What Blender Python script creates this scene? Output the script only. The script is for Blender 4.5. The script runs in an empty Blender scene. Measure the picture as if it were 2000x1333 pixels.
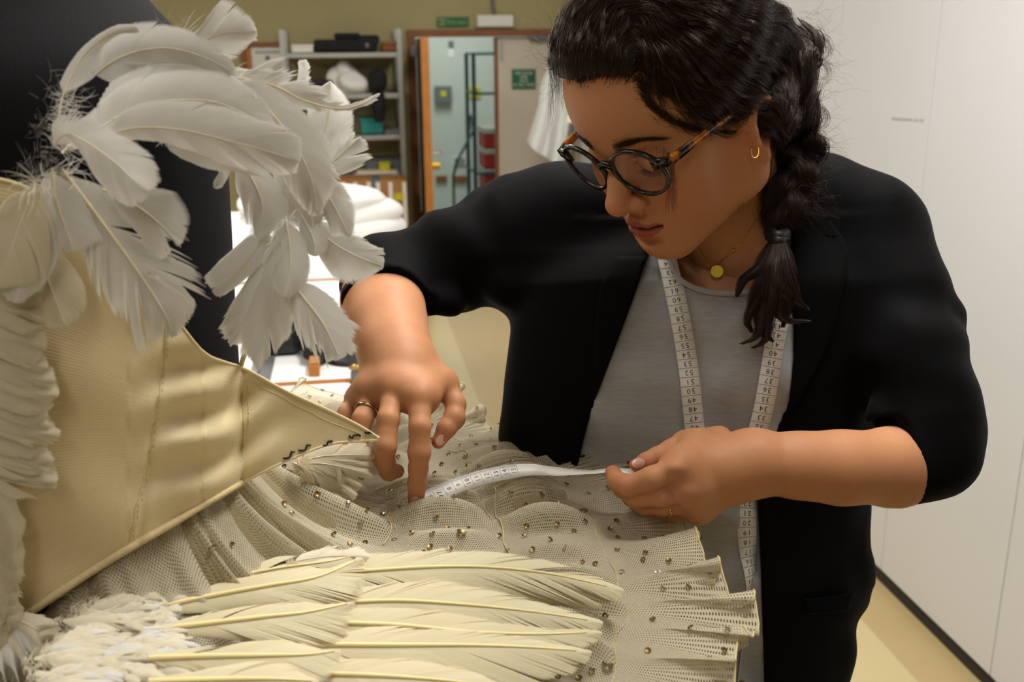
import bpy, bmesh, math, random
import numpy as np
from mathutils import Vector, Matrix
random.seed(7)
RNG = np.random.default_rng(11)
S = bpy.context.scene
COL = S.collection

# ------------------------------------------------------------------ camera, world, lights, exposure
FPX = 1944.0                     # focal length for a 2000 px wide frame (35 mm on a 36 mm sensor)
CAM_H = 1.66
YAW, PITCH, ROLL = math.radians(9.05), math.radians(16.5), math.radians(0.5)
CO = np.array([0.0, 0.0, CAM_H])
FH = np.array([math.sin(YAW), math.cos(YAW), 0.0])
RH = np.array([math.cos(YAW), -math.sin(YAW), 0.0])
ZZ = np.array([0.0, 0.0, 1.0])
CF = math.cos(PITCH) * FH - math.sin(PITCH) * ZZ
_u = math.sin(PITCH) * FH + math.cos(PITCH) * ZZ
CR = RH * math.cos(ROLL) - _u * math.sin(ROLL)
CU = _u * math.cos(ROLL) + RH * math.sin(ROLL)

cam_d = bpy.data.cameras.new('camera')
cam = bpy.data.objects.new('camera', cam_d)
COL.objects.link(cam)
cam.matrix_world = Matrix(((CR[0], CU[0], -CF[0], CO[0]), (CR[1], CU[1], -CF[1], CO[1]), (CR[2], CU[2], -CF[2], CO[2]), (0, 0, 0, 1)))
cam_d.sensor_width = 36.0
cam_d.lens = 36.0 * FPX / 2000.0
cam_d.clip_start = 0.02
cam_d.dof.use_dof = True
cam_d.dof.focus_distance = 0.93
cam_d.dof.aperture_fstop = 8.0
S.camera = cam

S.view_settings.view_transform = 'Standard'
S.view_settings.look = 'None'
S.view_settings.gamma = 1.0
S.view_settings.use_curve_mapping = False
S.view_settings.exposure = 0.14

wd = bpy.data.worlds.new('room_ambience'); S.world = wd
wd.use_nodes = True
wd.node_tree.nodes['Background'].inputs[0].default_value = (1.0, 0.95, 0.88, 1)
wd.node_tree.nodes['Background'].inputs[1].default_value = 0.06

def area_light(name, loc, sx, sy, watts, col=(1, .98, .945), aim=None):
    l = bpy.data.lights.new(name, 'AREA'); l.shape = 'RECTANGLE'; l.size = sx; l.size_y = sy
    l.energy = watts; l.color = col
    o = bpy.data.objects.new(name, l); COL.objects.link(o); o.location = loc
    if aim is not None:
        o.rotation_euler = (Vector(aim) - Vector(loc)).to_track_quat('-Z', 'Y').to_euler()
    return o
# fluorescent fittings on the ceiling: two rows along the room, and one in the corridor
LIGHTS = [((-1.0, 1.1, 2.68), .3, 1.5, 13), ((.55, 1.4, 2.68), .3, 1.6, 42), ((-1.0, 4.3, 2.68), .3, 1.5, 36),
          ((0.9, 5.2, 2.68), .3, 1.5, 20), ((-0.3, -1.0, 2.68), .3, 1.5, 8)]
for i, (p, a, b, w) in enumerate(LIGHTS):
    area_light('ceiling_tube', p, a, b, w)
area_light('corridor_tube', (0.9, 8.7, 2.5), .4, 1.2, 26, (.93, 1, .98))

# ------------------------------------------------------------------ coordinates
def cc(px, py, d):               # a pixel of the 2000x1333 frame at a distance along the view axis, in the view frame (right, up, away)
    return np.array([(px - 1000.0) * d / FPX, (666.5 - py) * d / FPX, d])
def w_(c):                       # view frame -> world
    c = np.asarray(c, float)
    return CO + c[..., 0:1] * CR + c[..., 1:2] * CU + c[..., 2:3] * CF
def P(px, py, d):
    return w_(cc(px, py, d))
def to_cam(p):
    q = np.asarray(p, float) - CO
    return np.stack([q @ CR, q @ CU, q @ CF], -1)
def to_px(p):
    c = to_cam(p)
    return np.stack([1000 + FPX * c[..., 0] / c[..., 2], 666.5 - FPX * c[..., 1] / c[..., 2]], -1)
def ray(px, py):
    return (px - 1000.0) / FPX * CR + (666.5 - py) / FPX * CU + CF
def on_z(px, py, z):             # where the line of sight meets a level plane
    r = ray(px, py); return CO + r * ((z - CO[2]) / r[2])
def on_y(px, py, y):
    r = ray(px, py); return CO + r * ((y - CO[1]) / r[1])
def on_x(px, py, x):
    r = ray(px, py); return CO + r * ((x - CO[0]) / r[0])
def depth_of(p): return float((np.asarray(p) - CO) @ CF)
def spline(pts, n):              # Catmull-Rom through points, n samples
    p = np.asarray(pts, float)
    if len(p) == 2: 
        t = np.linspace(0, 1, n)[:, None]; return p[0] * (1 - t) + p[1] * t
    q = np.vstack([2 * p[0] - p[1], p, 2 * p[-1] - p[-2]])
    seg = np.linalg.norm(np.diff(p, axis=0)[:, :3], axis=1); acc = np.concatenate([[0], np.cumsum(seg)])
    s = np.linspace(0, acc[-1], n); i = np.clip(np.searchsorted(acc, s, side='right') - 1, 0, len(p) - 2)
    t = ((s - acc[i]) / np.maximum(seg[i], 1e-9))[:, None]
    a, b, c, d = q[i], q[i + 1], q[i + 2], q[i + 3]
    return .5 * ((2 * b) + (-a + c) * t + (2 * a - 5 * b + 4 * c - d) * t ** 2 + (-a + 3 * b - 3 * c + d) * t ** 3)
def unit(v):
    v = np.asarray(v, float); return v / np.maximum(np.linalg.norm(v, axis=-1, keepdims=True), 1e-12)

# ------------------------------------------------------------------ scene objects
def empty(name, loc=(0, 0, 0), label=None, cat=None, group=None):
    o = bpy.data.objects.new(name, None); COL.objects.link(o); o.location = loc; o.empty_display_size = .05
    return tag(o, label, cat, group)
def tag(o, label=None, cat=None, group=None, kind=None):
    if label: o['label'] = label
    if cat: o['category'] = cat
    if group: o['group'] = group
    if kind: o['kind'] = kind
    return o
def link(name, me, mat=None, parent=None):
    o = bpy.data.objects.new(name, me); COL.objects.link(o)
    if mat is not None:
        for m in (mat if isinstance(mat, (list, tuple)) else [mat]): me.materials.append(m)
    if parent is not None: attach(o, parent)
    return o
def attach(o, parent):           # keep the world position under the parent
    o.parent = parent; o.matrix_parent_inverse = wmat(parent).inverted()
def wmat(o):
    m = o.matrix_basis.copy()
    if o.parent: m = wmat(o.parent) @ o.matrix_parent_inverse @ m
    return m
def mesh(name, V, F, mat=None, parent=None, smooth=True, uv=None, attrs=None):
    me = bpy.data.meshes.new(name)
    V = np.asarray(V, np.float32)
    if isinstance(F, np.ndarray):
        k = F.shape[1]; me.vertices.add(len(V)); me.vertices.foreach_set('co', V.ravel())
        me.loops.add(F.size); me.loops.foreach_set('vertex_index', F.ravel().astype(np.int32))
        me.polygons.add(len(F)); me.polygons.foreach_set('loop_start', np.arange(0, F.size, k, dtype=np.int32))
        me.update(calc_edges=True)
    else:
        me.from_pydata([tuple(v) for v in V], [], F); me.update()
    if smooth: me.polygons.foreach_set('use_smooth', np.ones(len(me.polygons), bool))
    if uv is not None:
        l = me.uv_layers.new(name='UVMap'); vi = np.zeros(len(me.loops), np.int32); me.loops.foreach_get('vertex_index', vi)
        l.data.foreach_set('uv', np.asarray(uv, np.float32)[vi].ravel())
    for k, a in (attrs or {}).items():
        a = np.asarray(a, np.float32)
        if a.ndim == 1:
            me.attributes.new(k, 'FLOAT', 'POINT').data.foreach_set('value', a)
        else:
            if a.shape[1] == 3: a = np.hstack([a, np.ones((len(a), 1), np.float32)])
            me.color_attributes.new(k, 'FLOAT_COLOR', 'POINT').data.foreach_set('color', a.ravel())
    return link(name, me, mat, parent)
def grid_faces(nu, nv, close_u=False, close_v=False):
    i = np.arange(nu if close_u else nu - 1); j = np.arange(nv if close_v else nv - 1)
    I, J = np.meshgrid(i, j, indexing='ij'); I1 = (I + 1) % nu; J1 = (J + 1) % nv
    return np.stack([I * nv + J, I1 * nv + J, I1 * nv + J1, I * nv + J1], -1).reshape(-1, 4)
class MB:                        # collects primitive shapes for one mesh
    def __init__(s): s.V = []; s.F = []
    def add(s, V, F):
        b = len(s.V); s.V += [tuple(v) for v in V]; s.F += [tuple(int(i) + b for i in f) for f in F]; return s
    def box(s, lo, hi, bev=0.0, rot=0.0, about=None):
        lo = np.array(lo, float); hi = np.array(hi, float); lo, hi = np.minimum(lo, hi), np.maximum(lo, hi)
        bm = bmesh.new(); bmesh.ops.create_cube(bm, size=1.0)
        for v in bm.verts: v.co = Vector((lo + hi) / 2 + np.array(v.co) * (hi - lo))
        if bev > 0: bmesh.ops.bevel(bm, geom=list(bm.edges), offset=min(bev, .45 * (hi - lo).min()), segments=2, affect='EDGES', profile=.5)
        if rot:
            c = Vector(about if about is not None else (lo + hi) / 2)
            bmesh.ops.rotate(bm, verts=bm.verts, cent=c, matrix=Matrix.Rotation(rot, 3, 'Z'))
        bm.verts.index_update()
        s.add([v.co[:] for v in bm.verts], [[v.index for v in f.verts] for f in bm.faces]); bm.free(); return s
    def tube(s, pts, r, n=10, caps=True):
        p = np.asarray(pts, float); m = len(p); r = np.broadcast_to(np.asarray(r, float), (m,))
        T = unit(np.gradient(p, axis=0)); a = np.array([0, 0, 1.]) if abs(T[0][2]) < .9 else np.array([1., 0, 0])
        N = unit(np.cross(T[0], a)); out = []
        for i in range(m):
            N = unit(N - T[i] * (N @ T[i])); B = np.cross(T[i], N)
            th = np.arange(n) * 2 * math.pi / n
            out.append(p[i] + r[i] * (np.cos(th)[:, None] * N + np.sin(th)[:, None] * B))
        F = grid_faces(m, n, False, True).tolist()
        if caps: F += [list(range(n))[::-1], list(range((m - 1) * n, m * n))]
        return s.add(np.vstack(out), F)
    def disc_prism(s, c, ax, r, h, n=24, sy=1.0):
        ax = unit(ax); a = np.array([0, 0, 1.]) if abs(ax[2]) < .9 else np.array([1., 0, 0])
        u = unit(np.cross(a, ax)); v = np.cross(ax, u); th = np.arange(n) * 2 * math.pi / n
        ring = np.cos(th)[:, None] * u * r + np.sin(th)[:, None] * v * r * sy
        V = np.vstack([np.asarray(c) - ax * h / 2 + ring, np.asarray(c) + ax * h / 2 + ring])
        F = [[i, (i + 1) % n, n + (i + 1) % n, n + i] for i in range(n)] + [list(range(n))[::-1], list(range(n, 2 * n))]
        return s.add(V, F)
    def lathe(s, c, prof, n=24):
        V = []; 
        for r, z in prof:
            for k in range(n): V.append((c[0] + r * math.cos(2 * math.pi * k / n), c[1] + r * math.sin(2 * math.pi * k / n), c[2] + z))
        F = grid_faces(len(prof), n, False, True).tolist() + [list(range(n))[::-1], list(range((len(prof) - 1) * n, len(prof) * n))]
        return s.add(V, F)
    def build(s, name, mat, parent=None, smooth=False):
        o = mesh(name, s.V, s.F, mat, parent, smooth=smooth)
        return o
def tube_obj(name, pts, r, mat, parent=None, n=8):
    return MB().tube(pts, r, n).build(name, mat, parent, True)
def curves_obj(name, strands, radius, mat, parent=None, taper=True):
    """real hair curves; strands: list of (k,3) world arrays"""
    hc = bpy.data.hair_curves.new(name)
    sizes = [len(s) for s in strands]
    hc.add_curves(sizes)
    hc.attributes['position'].data.foreach_set('vector', np.vstack(strands).astype(np.float32).ravel())
    rad = np.concatenate([(radius if np.isscalar(radius) else radius[i]) * (np.linspace(1, .25, k) if taper else np.ones(k)) for i, k in enumerate(sizes)])
    ra = hc.attributes.get('radius') or hc.attributes.new('radius', 'FLOAT', 'POINT')
    ra.data.foreach_set('value', rad.astype(np.float32))
    o = bpy.data.objects.new(name, hc); COL.objects.link(o)
    hc.materials.append(mat)
    if parent is not None: attach(o, parent)
    return o

# ------------------------------------------------------------------ materials
def srgb(r, g, b):
    f = lambda c: (c / 255.0) / 12.92 if c <= 10 else ((c / 255.0 + .055) / 1.055) ** 2.4
    return (f(r), f(g), f(b), 1.0)
class NT:
    def __init__(s, name):
        s.m = bpy.data.materials.new(name); s.m.use_nodes = True; s.t = s.m.node_tree
        s.b = s.t.nodes['Principled BSDF']; s.out = s.t.nodes['Material Output']
    def n(s, typ, **kw):
        x = s.t.nodes.new(typ)
        for k, v in kw.items():
            if k.startswith('i_'): x.inputs[k[2:].replace('_', ' ')].default_value = v
            else: setattr(x, k, v)
        return x
    def l(s, a, b): s.t.links.new(a, b); return s
    def math(s, op, a, b=None):
        x = s.n('ShaderNodeMath', operation=op)
        for i, v in enumerate((a, b)):
            if v is None: continue
            if hasattr(v, 'links'): s.l(v, x.inputs[i])
            else: x.inputs[i].default_value = v
        return x.outputs[0]
    def mix(s, fac, a, b):
        x = s.n('ShaderNodeMix', data_type='RGBA')
        for i, v in ((0, fac), (6, a), (7, b)):
            if hasattr(v, 'links'): s.l(v, x.inputs[i])
            else: x.inputs[i].default_value = v
        return x.outputs[2]
    def coord(s, kind='Object'): return s.n('ShaderNodeTexCoord').outputs[kind]
    def noise(s, scale, detail=3, vec=None, rough=.5):
        x = s.n('ShaderNodeTexNoise'); x.inputs['Scale'].default_value = scale; x.inputs['Detail'].default_value = detail; x.inputs['Roughness'].default_value = rough
        s.l(vec if vec is not None else s.coord(), x.inputs['Vector']); return x.outputs['Fac']
    def bump(s, h, strength=.3, dist=.002):
        x = s.n('ShaderNodeBump'); x.inputs['Strength'].default_value = strength; x.inputs['Distance'].default_value = dist
        s.l(h, x.inputs['Height']); s.l(x.outputs[0], s.b.inputs['Normal']); return s
def mat(name, col, rough=.6, metal=0.0, spec=.5, var=.08, scale=12, bump=0.0, bscale=80, sss=0.0, trans=0.0, emis=None, estr=0, coat=0.0, sheen=0.0):
    N = NT(name); b = N.b
    b.inputs['Roughness'].default_value = rough; b.inputs['Metallic'].default_value = metal; b.inputs['Specular IOR Level'].default_value = spec
    if var > 0:
        d = tuple(max(0, c * (1 - var * 2)) for c in col[:3]) + (1,); u = tuple(min(1, c * (1 + var)) for c in col[:3]) + (1,)
        N.l(N.mix(N.noise(scale, 4), d, u), b.inputs['Base Color'])
    else: b.inputs['Base Color'].default_value = col
    if bump > 0: N.bump(N.noise(bscale, 3), bump)
    if sss: b.inputs['Subsurface Weight'].default_value = sss; b.inputs['Subsurface Radius'].default_value = (.012, .005, .003); b.inputs['Subsurface Scale'].default_value = .5
    if trans: b.inputs['Transmission Weight'].default_value = trans
    if emis: b.inputs['Emission Color'].default_value = emis; b.inputs['Emission Strength'].default_value = estr
    if coat: b.inputs['Coat Weight'].default_value = coat
    if sheen: b.inputs['Sheen Weight'].default_value = sheen
    return N.m
# ------------------------------------------------------------------ smooth distance fields -> continuous surfaces
class Field:
    def __init__(s, lo, hi, h):
        s.lo = np.array(lo, np.float32); s.h = h
        s.n = np.ceil((np.array(hi) - s.lo) / h).astype(int) + 1
        s.ax = [s.lo[i] + np.arange(s.n[i], dtype=np.float32) * h for i in range(3)]
        s.F = np.full(s.n, 1.0, np.float32)
    def win(s, lo, hi):
        a = np.clip(np.floor((np.asarray(lo) - s.lo) / s.h).astype(int), 0, s.n); b = np.clip(np.ceil((np.asarray(hi) - s.lo) / s.h).astype(int) + 1, 0, s.n)
        return tuple(slice(a[i], b[i]) for i in range(3))
    def pts(s, w): return (s.ax[0][w[0]][:, None, None], s.ax[1][w[1]][None, :, None], s.ax[2][w[2]][None, None, :])
    def union(s, w, d, k):
        f = s.F[w]
        if f.size == 0: return
        if k > 0:
            hh = np.maximum(k - np.abs(f - d), 0) / k
            s.F[w] = np.minimum(f, d) - hh * hh * k * .25
        else: s.F[w] = np.minimum(f, d)
    def cone(s, a, b, ra, rb, k=.01):          # tapered capsule
        a = np.asarray(a, float); b = np.asarray(b, float); m = k + 3 * s.h + max(ra, rb)
        w = s.win(np.minimum(a, b) - m, np.maximum(a, b) + m); x, y, z = s.pts(w)
        ab = b - a; L2 = max(ab @ ab, 1e-12)
        t = np.clip(((x - a[0]) * ab[0] + (y - a[1]) * ab[1] + (z - a[2]) * ab[2]) / L2, 0, 1)
        d = np.sqrt((x - a[0] - t * ab[0]) ** 2 + (y - a[1] - t * ab[1]) ** 2 + (z - a[2] - t * ab[2]) ** 2) - (ra + t * (rb - ra))
        s.union(w, d, k); return s
    def chain(s, pts, rad, k=.01, kin=.006):   # own chain, then joined to the rest
        pts = [np.asarray(p, float) for p in pts]
        m = max(rad) + k + 3 * s.h
        w = s.win(np.min(pts, 0) - m, np.max(pts, 0) + m); x, y, z = s.pts(w); f = None
        for a, b, ra, rb in zip(pts[:-1], pts[1:], rad[:-1], rad[1:]):
            ab = b - a; L2 = max(ab @ ab, 1e-12)
            t = np.clip(((x - a[0]) * ab[0] + (y - a[1]) * ab[1] + (z - a[2]) * ab[2]) / L2, 0, 1)
            d = np.sqrt((x - a[0] - t * ab[0]) ** 2 + (y - a[1] - t * ab[1]) ** 2 + (z - a[2] - t * ab[2]) ** 2) - (ra + t * (rb - ra))
            if f is None: f = d
            else:
                hh = np.maximum(kin - np.abs(f - d), 0) / kin; f = np.minimum(f, d) - hh * hh * kin * .25
        s.union(w, f, k); return s
    def ell(s, c, r, k=.01, sub=False, ax=None):
        c = np.asarray(c, float); r = np.asarray(r, float); m = k + 3 * s.h + r.max()
        w = s.win(c - m, c + m); x, y, z = s.pts(w); x = x - c[0]; y = y - c[1]; z = z - c[2]
        if ax is not None:
            A = np.asarray(ax, float); x, y, z = (A[i][0] * x + A[i][1] * y + A[i][2] * z for i in range(3))
        q = np.sqrt((x / r[0]) ** 2 + (y / r[1]) ** 2 + (z / r[2]) ** 2)
        g = np.sqrt((x / r[0] ** 2) ** 2 + (y / r[1] ** 2) ** 2 + (z / r[2] ** 2) ** 2)
        d = q * (q - 1) / np.maximum(g, 1e-6)
        if sub:
            f = s.F[w]; e = -d; hh = np.maximum(k - np.abs(f - e), 0) / k
            s.F[w] = np.maximum(f, e) + hh * hh * k * .25
        else: s.union(w, d, k)
        return s
    def sample(s, p):                            # trilinear
        q = (np.asarray(p) - s.lo) / s.h; i = np.clip(np.floor(q).astype(int), 0, s.n - 2); t = np.clip(q - i, 0, 1)
        o = 0
        for a in (0, 1):
            for b in (0, 1):
                for c in (0, 1):
                    wt = (t[..., 0] if a else 1 - t[..., 0]) * (t[..., 1] if b else 1 - t[..., 1]) * (t[..., 2] if c else 1 - t[..., 2])
                    o = o + wt * s.F[i[..., 0] + a, i[..., 1] + b, i[..., 2] + c]
        return o
    def grad(s, p):
        p = np.asarray(p, float); e = s.h; g = [s.sample(p + np.eye(3)[i] * e) - s.sample(p - np.eye(3)[i] * e) for i in range(3)]
        return unit(np.stack(g, -1))
    def surface(s):
        F = s.F; sg = F < 0; n = s.n
        cnt = np.zeros(n - 1, np.int8)
        for a in (0, 1):
            for b in (0, 1):
                for c in (0, 1): cnt += sg[a:n[0] - 1 + a, b:n[1] - 1 + b, c:n[2] - 1 + c]
        act = (cnt > 0) & (cnt < 8); ids = np.full(act.shape, -1, np.int64); I = np.argwhere(act); ids[act] = np.arange(len(I))
        cor = [(a, b, c) for a in (0, 1) for b in (0, 1) for c in (0, 1)]
        val = np.stack([F[I[:, 0] + a, I[:, 1] + b, I[:, 2] + c] for a, b, c in cor], 1)
        acc = np.zeros((len(I), 3)); num = np.zeros(len(I))
        for i, ca in enumerate(cor):
            for j, cb in enumerate(cor):
                if j <= i or sum(abs(x - y) for x, y in zip(ca, cb)) != 1: continue
                fa, fb = val[:, i], val[:, j]; m = (fa < 0) != (fb < 0)
                t = fa[m] / (fa[m] - fb[m]); acc[m] += np.array(ca) + t[:, None] * (np.array(cb) - np.array(ca)); num[m] += 1
        V = s.lo + (I + acc / num[:, None]) * s.h
        Q = []
        for ax in range(3):
            o = [i for i in range(3) if i != ax]
            sl0 = [slice(None)] * 3; sl1 = [slice(None)] * 3; sl0[ax] = slice(0, -1); sl1[ax] = slice(1, None)
            A = sg[tuple(sl0)]; B = sg[tuple(sl1)]; E = np.argwhere(A != B)
            ok = (E[:, o[0]] > 0) & (E[:, o[1]] > 0) & (E[:, o[0]] < n[o[0]] - 1) & (E[:, o[1]] < n[o[1]] - 1); E = E[ok]
            if not len(E): continue
            q = []
            for da, db in ((1, 1), (0, 1), (0, 0), (1, 0)):
                c = E.copy(); c[:, o[0]] -= da; c[:, o[1]] -= db; q.append(ids[c[:, 0], c[:, 1], c[:, 2]])
            q = np.stack(q, 1); flip = A[E[:, 0], E[:, 1], E[:, 2]] ^ (ax == 1)
            q[~flip] = q[~flip][:, ::-1]; Q.append(q)
        return V, np.vstack(Q)
def orient(V, F):                # faces outwards, by signed volume
    V = np.asarray(V, float); c = V.mean(0); a, b, d = V[F[:, 0]] - c, V[F[:, 1]] - c, V[F[:, 2]] - c; e = V[F[:, 3]] - c
    vol = (np.cross(a, b) * d).sum() + (np.cross(a, d) * e).sum()
    return F if vol > 0 else F[:, ::-1]
def poly_sd(px, py, poly):       # signed distance to a polygon (negative inside), in the polygon's own units
    poly = np.asarray(poly, np.float32); d = np.full(np.broadcast(px, py).shape, 1e9, np.float32); ins = np.zeros(d.shape, bool)
    for (x0, y0), (x1, y1) in zip(poly, np.roll(poly, -1, 0)):
        ex, ey = x1 - x0, y1 - y0; t = np.clip(((px - x0) * ex + (py - y0) * ey) / (ex * ex + ey * ey + 1e-9), 0, 1)
        d = np.minimum(d, (px - x0 - t * ex) ** 2 + (py - y0 - t * ey) ** 2)
        if y0 != y1: ins ^= ((y0 > py) != (y1 > py)) & (px < ex * (py - y0) / (y1 - y0) + x0)
    return np.where(ins, -1, 1) * np.sqrt(d)
def drape(fields, px, py, d0=.45, d1=1.5, off=0.0):      # first surface met along the line of sight, in the view frame
    px = np.asarray(px, float); py = np.asarray(py, float)
    d = np.full(px.shape, d0); hit = np.zeros(px.shape, bool)
    dirx = (px - 1000) / FPX; diry = (666.5 - py) / FPX; ln = np.sqrt(1 + dirx ** 2 + diry ** 2)
    for it in range(90):
        c = np.stack([dirx * d, diry * d, d], -1); f = None
        for g in fields:
            inb = np.all((c > g.lo) & (c < g.lo + (g.n - 1) * g.h), -1)
            v = np.where(inb, g.sample(c), .03); f = v if f is None else np.minimum(f, v)
        f = f - off
        hit |= f < 4e-4
        d = np.where(hit | (d > d1), d, d + np.clip(f * .8, 3e-4, .02) / ln)
    return np.stack([dirx * d, diry * d, d], -1), hit
# ------------------------------------------------------------------ the room
YB = 7.4; ZC = 2.75; XR = 1.6; XL = -3.6
M_wall = mat('wall_paint', srgb(176, 165, 122), .9, var=.05, scale=3)
M_ceil = mat('ceiling_paint', srgb(225, 220, 205), .9)
M_floor_m = NT('linoleum'); _n = M_floor_m
_n.b.inputs['Roughness'].default_value = .38
_n.l(_n.mix(_n.noise(1.5, 5, rough=.65), srgb(184, 160, 112), srgb(203, 181, 133)), _n.b.inputs['Base Color'])
M_floor = _n.m
M_floor2 = mat('linoleum_pale', srgb(212, 194, 146), .38, var=.06, scale=2)
M_white = mat('white_panel', srgb(222, 223, 226), .42, var=.02, scale=2)
M_dark = mat('gap_shadow', srgb(48, 42, 36), .8)
M_wood = mat('orange_wood', srgb(190, 120, 52), .45, var=.18, scale=14)
M_wood2 = mat('brown_wood', srgb(140, 84, 40), .5, var=.2, scale=10)
M_leaf = mat('shaded_leaf', srgb(70, 56, 44), .35, var=.3, scale=6)  # the shadow on the open leaf's face is put into this brown
M_door = mat('cream_door', srgb(214, 204, 186), .6, var=.03)
M_teal = mat('corridor_paint', srgb(198, 204, 195), .7, var=.05)
M_tealf = mat('corridor_floor', srgb(146, 166, 166), .3, var=.08)
M_metal = mat('grey_metal', srgb(176, 178, 172), .35, metal=.6, var=.05)
M_chrome = mat('chrome', srgb(215, 215, 212), .18, metal=1, var=0)
M_brass = mat('brass', srgb(200, 160, 70), .28, metal=1, var=.05)
M_black = mat('black_plastic', srgb(22, 21, 22), .5, var=.1)
M_blackcloth = mat('black_cloth', srgb(20, 19, 20), .85, var=.15)
M_cloth = mat('white_cotton', srgb(244, 243, 240), .85, var=.015, bump=.2, bscale=25)
M_paper = mat('white_paper', srgb(232, 230, 224), .8, var=.02)
M_green = mat('sign_green', srgb(20, 100, 62), .5, var=.04)
M_greeny = mat('sign_pale_green', srgb(150, 175, 95), .5, var=.04)
M_yellow = mat('yellow', srgb(206, 196, 40), .5, var=.06)
M_red = mat('red_crate', srgb(165, 30, 25), .5, var=.1)
M_tealbox = mat('teal_box', srgb(20, 140, 135), .5, var=.05)
M_blue = mat('blue_cloth', srgb(140, 190, 225), .7, var=.06)
M_card = mat('brown_card', srgb(176, 122, 66), .7, var=.12)
M_grey = mat('grey_plastic', srgb(108, 110, 110), .5, var=.06)
M_cream = mat('cream_felt', srgb(240, 226, 200), .8, var=.03)

def struct(name, m, *boxes):
    b = MB()
    for lo, hi in boxes: b.box(lo, hi)
    o = b.build(name, m); o['kind'] = 'structure'; return o
def bx(px0, py0, px1, py1, y):   # corner points of a pixel rectangle on the plane at distance y along the room
    a = on_y(px0, py1, y); c = on_y(px1, py0, y); return a, c
def boxpx(b, px0, py0, px1, py1, y, depth, bev=0.0):
    a, c = bx(px0, py0, px1, py1, y); b.box((a[0], y, a[2]), (c[0], y + depth, c[2]), bev); return b

DX0 = on_y(797, 70, YB)[0]; DX1 = DX0 + 1.62; DZ = on_y(900, 72, YB)[2]
struct('floor', M_floor, ((XL, -3, -.1), (XR + .7, YB + .12, 0)))
fl = struct('trim_1', M_floor2)
_a, _b = on_z(872, 609, 0.001), on_z(935, 798, 0.001)
_sx = (_a[0] + _b[0]) / 2
bpy.data.objects.remove(fl)
fl = MB().box((_sx - .62, -2, .0), (_sx, YB - .05, .0022)).build('floor_strip', M_floor2); fl['kind'] = 'structure'
fl = MB().box((XR - .42, -2, .0), (XR - .16, YB - 1.5, .0022)).build('floor_strip', M_floor2); fl['kind'] = 'structure'
struct('ceiling', M_ceil, ((XL, -3, ZC), (XR + .7, YB + .12, ZC + .1)))
struct('wall_back', M_wall, ((XL, YB, 0), (DX0, YB + .12, ZC)), ((DX1, YB, 0), (XR + .7, YB + .12, ZC)), ((DX0, YB, DZ), (DX1, YB + .12, ZC)))
struct('wall_left', M_wall, ((XL - .1, -3, 0), (XL, YB + .12, ZC)))
struct('wall_front', M_wall, ((XL, -3.1, 0), (XR + .7, -3, ZC)))
struct('wall_right', M_wall, ((XR + .7, -3, 0), (XR + .8, YB + .12, ZC)))
# corridor beyond the door
CY = YB + 2.6
struct('corridor_floor', M_tealf, ((DX0 - .6, YB + .12, -.1), (DX1 + .6, CY, 0)))
struct('corridor_wall_back', M_teal, ((DX0 - .6, CY, 0), (DX1 + .6, CY + .1, 2.6)))
struct('corridor_wall_left', M_teal, ((DX0 - .7, YB + .12, 0), (DX0 - .6, CY, 2.6)))
struct('corridor_wall_right', M_teal, ((DX1 + .6, YB + .12, 0), (DX1 + .7, CY, 2.6)))
struct('corridor_ceiling', M_ceil, ((DX0 - .6, YB + .12, 2.6), (DX1 + .6, CY, 2.7)))
# door frame
struct('door_frame', M_wood2, ((DX0 - .01, YB - .03, 0), (DX0 + .05, YB + .13, DZ + .05)), ((DX1 - .05, YB - .03, 0), (DX1 + .01, YB + .13, DZ + .05)),
       ((DX0 + .05, YB - .03, DZ - .0), (DX1 - .05, YB + .13, DZ + .05)))
# open leaf, swung into the room
ex = on_y(842, 240, YB - 1.0)[0]; 
lf = struct('door_1', M_leaf, ((0, -.9, .01), (.05, 0, DZ - .012)))
lf.location = (DX0 + .052, YB - .035, 0)
_near = on_y(842, 240, YB - .94); _ang = math.atan2(_near[0] - (DX0 + .102), .9)
lf.rotation_euler.z = _ang
bpy.context.view_layer.update()
def sub(name, b, m, par, loc=True):
    o = b.build(name, m); o.parent = par; return o
sub('door_edge', MB().box((.0, -.918, .01), (.05, -.9005, DZ - .012)), M_wood, lf)
sub('kick_plate', MB().box((-.004, -.86, .03), (-.0005, -.05, .5)), M_black, lf)
kn = MB().tube([(.05, -.84, 1.0), (.1, -.84, 1.0), (.108, -.80, 1.0), (.108, -.73, 1.0)], .012, 10)
sub('door_handle', kn, M_chrome, lf)
sub('lock_knob', MB().disc_prism((.075, -.84, .92), (1, 0, 0), .026, .05), M_brass, lf)
sub('door_closer', MB().box((-.05, -.5, DZ - .13), (-.001, -.2, DZ - .06), .01), M_grey, lf)
# closed leaf
mx = on_y(969, 200, YB)[0]
l2 = struct('door_2', M_door, ((mx + .02, YB + .02, .01), (DX1 - .055, YB + .065, DZ - .005)))
l2e = MB().box((mx - .004, YB + .015, .01), (mx + .0195, YB + .07, DZ - .005)).build('door_edge', M_wood2, l2)
boxpx(MB(), 1035, 69, 1085, 79, YB - .045, .06, .01).build('door_closer', M_grey, l2)
boxpx(MB(), 978, 72, 983, 118, YB + .005, .012).build('door_bolt', M_metal, l2)

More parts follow.
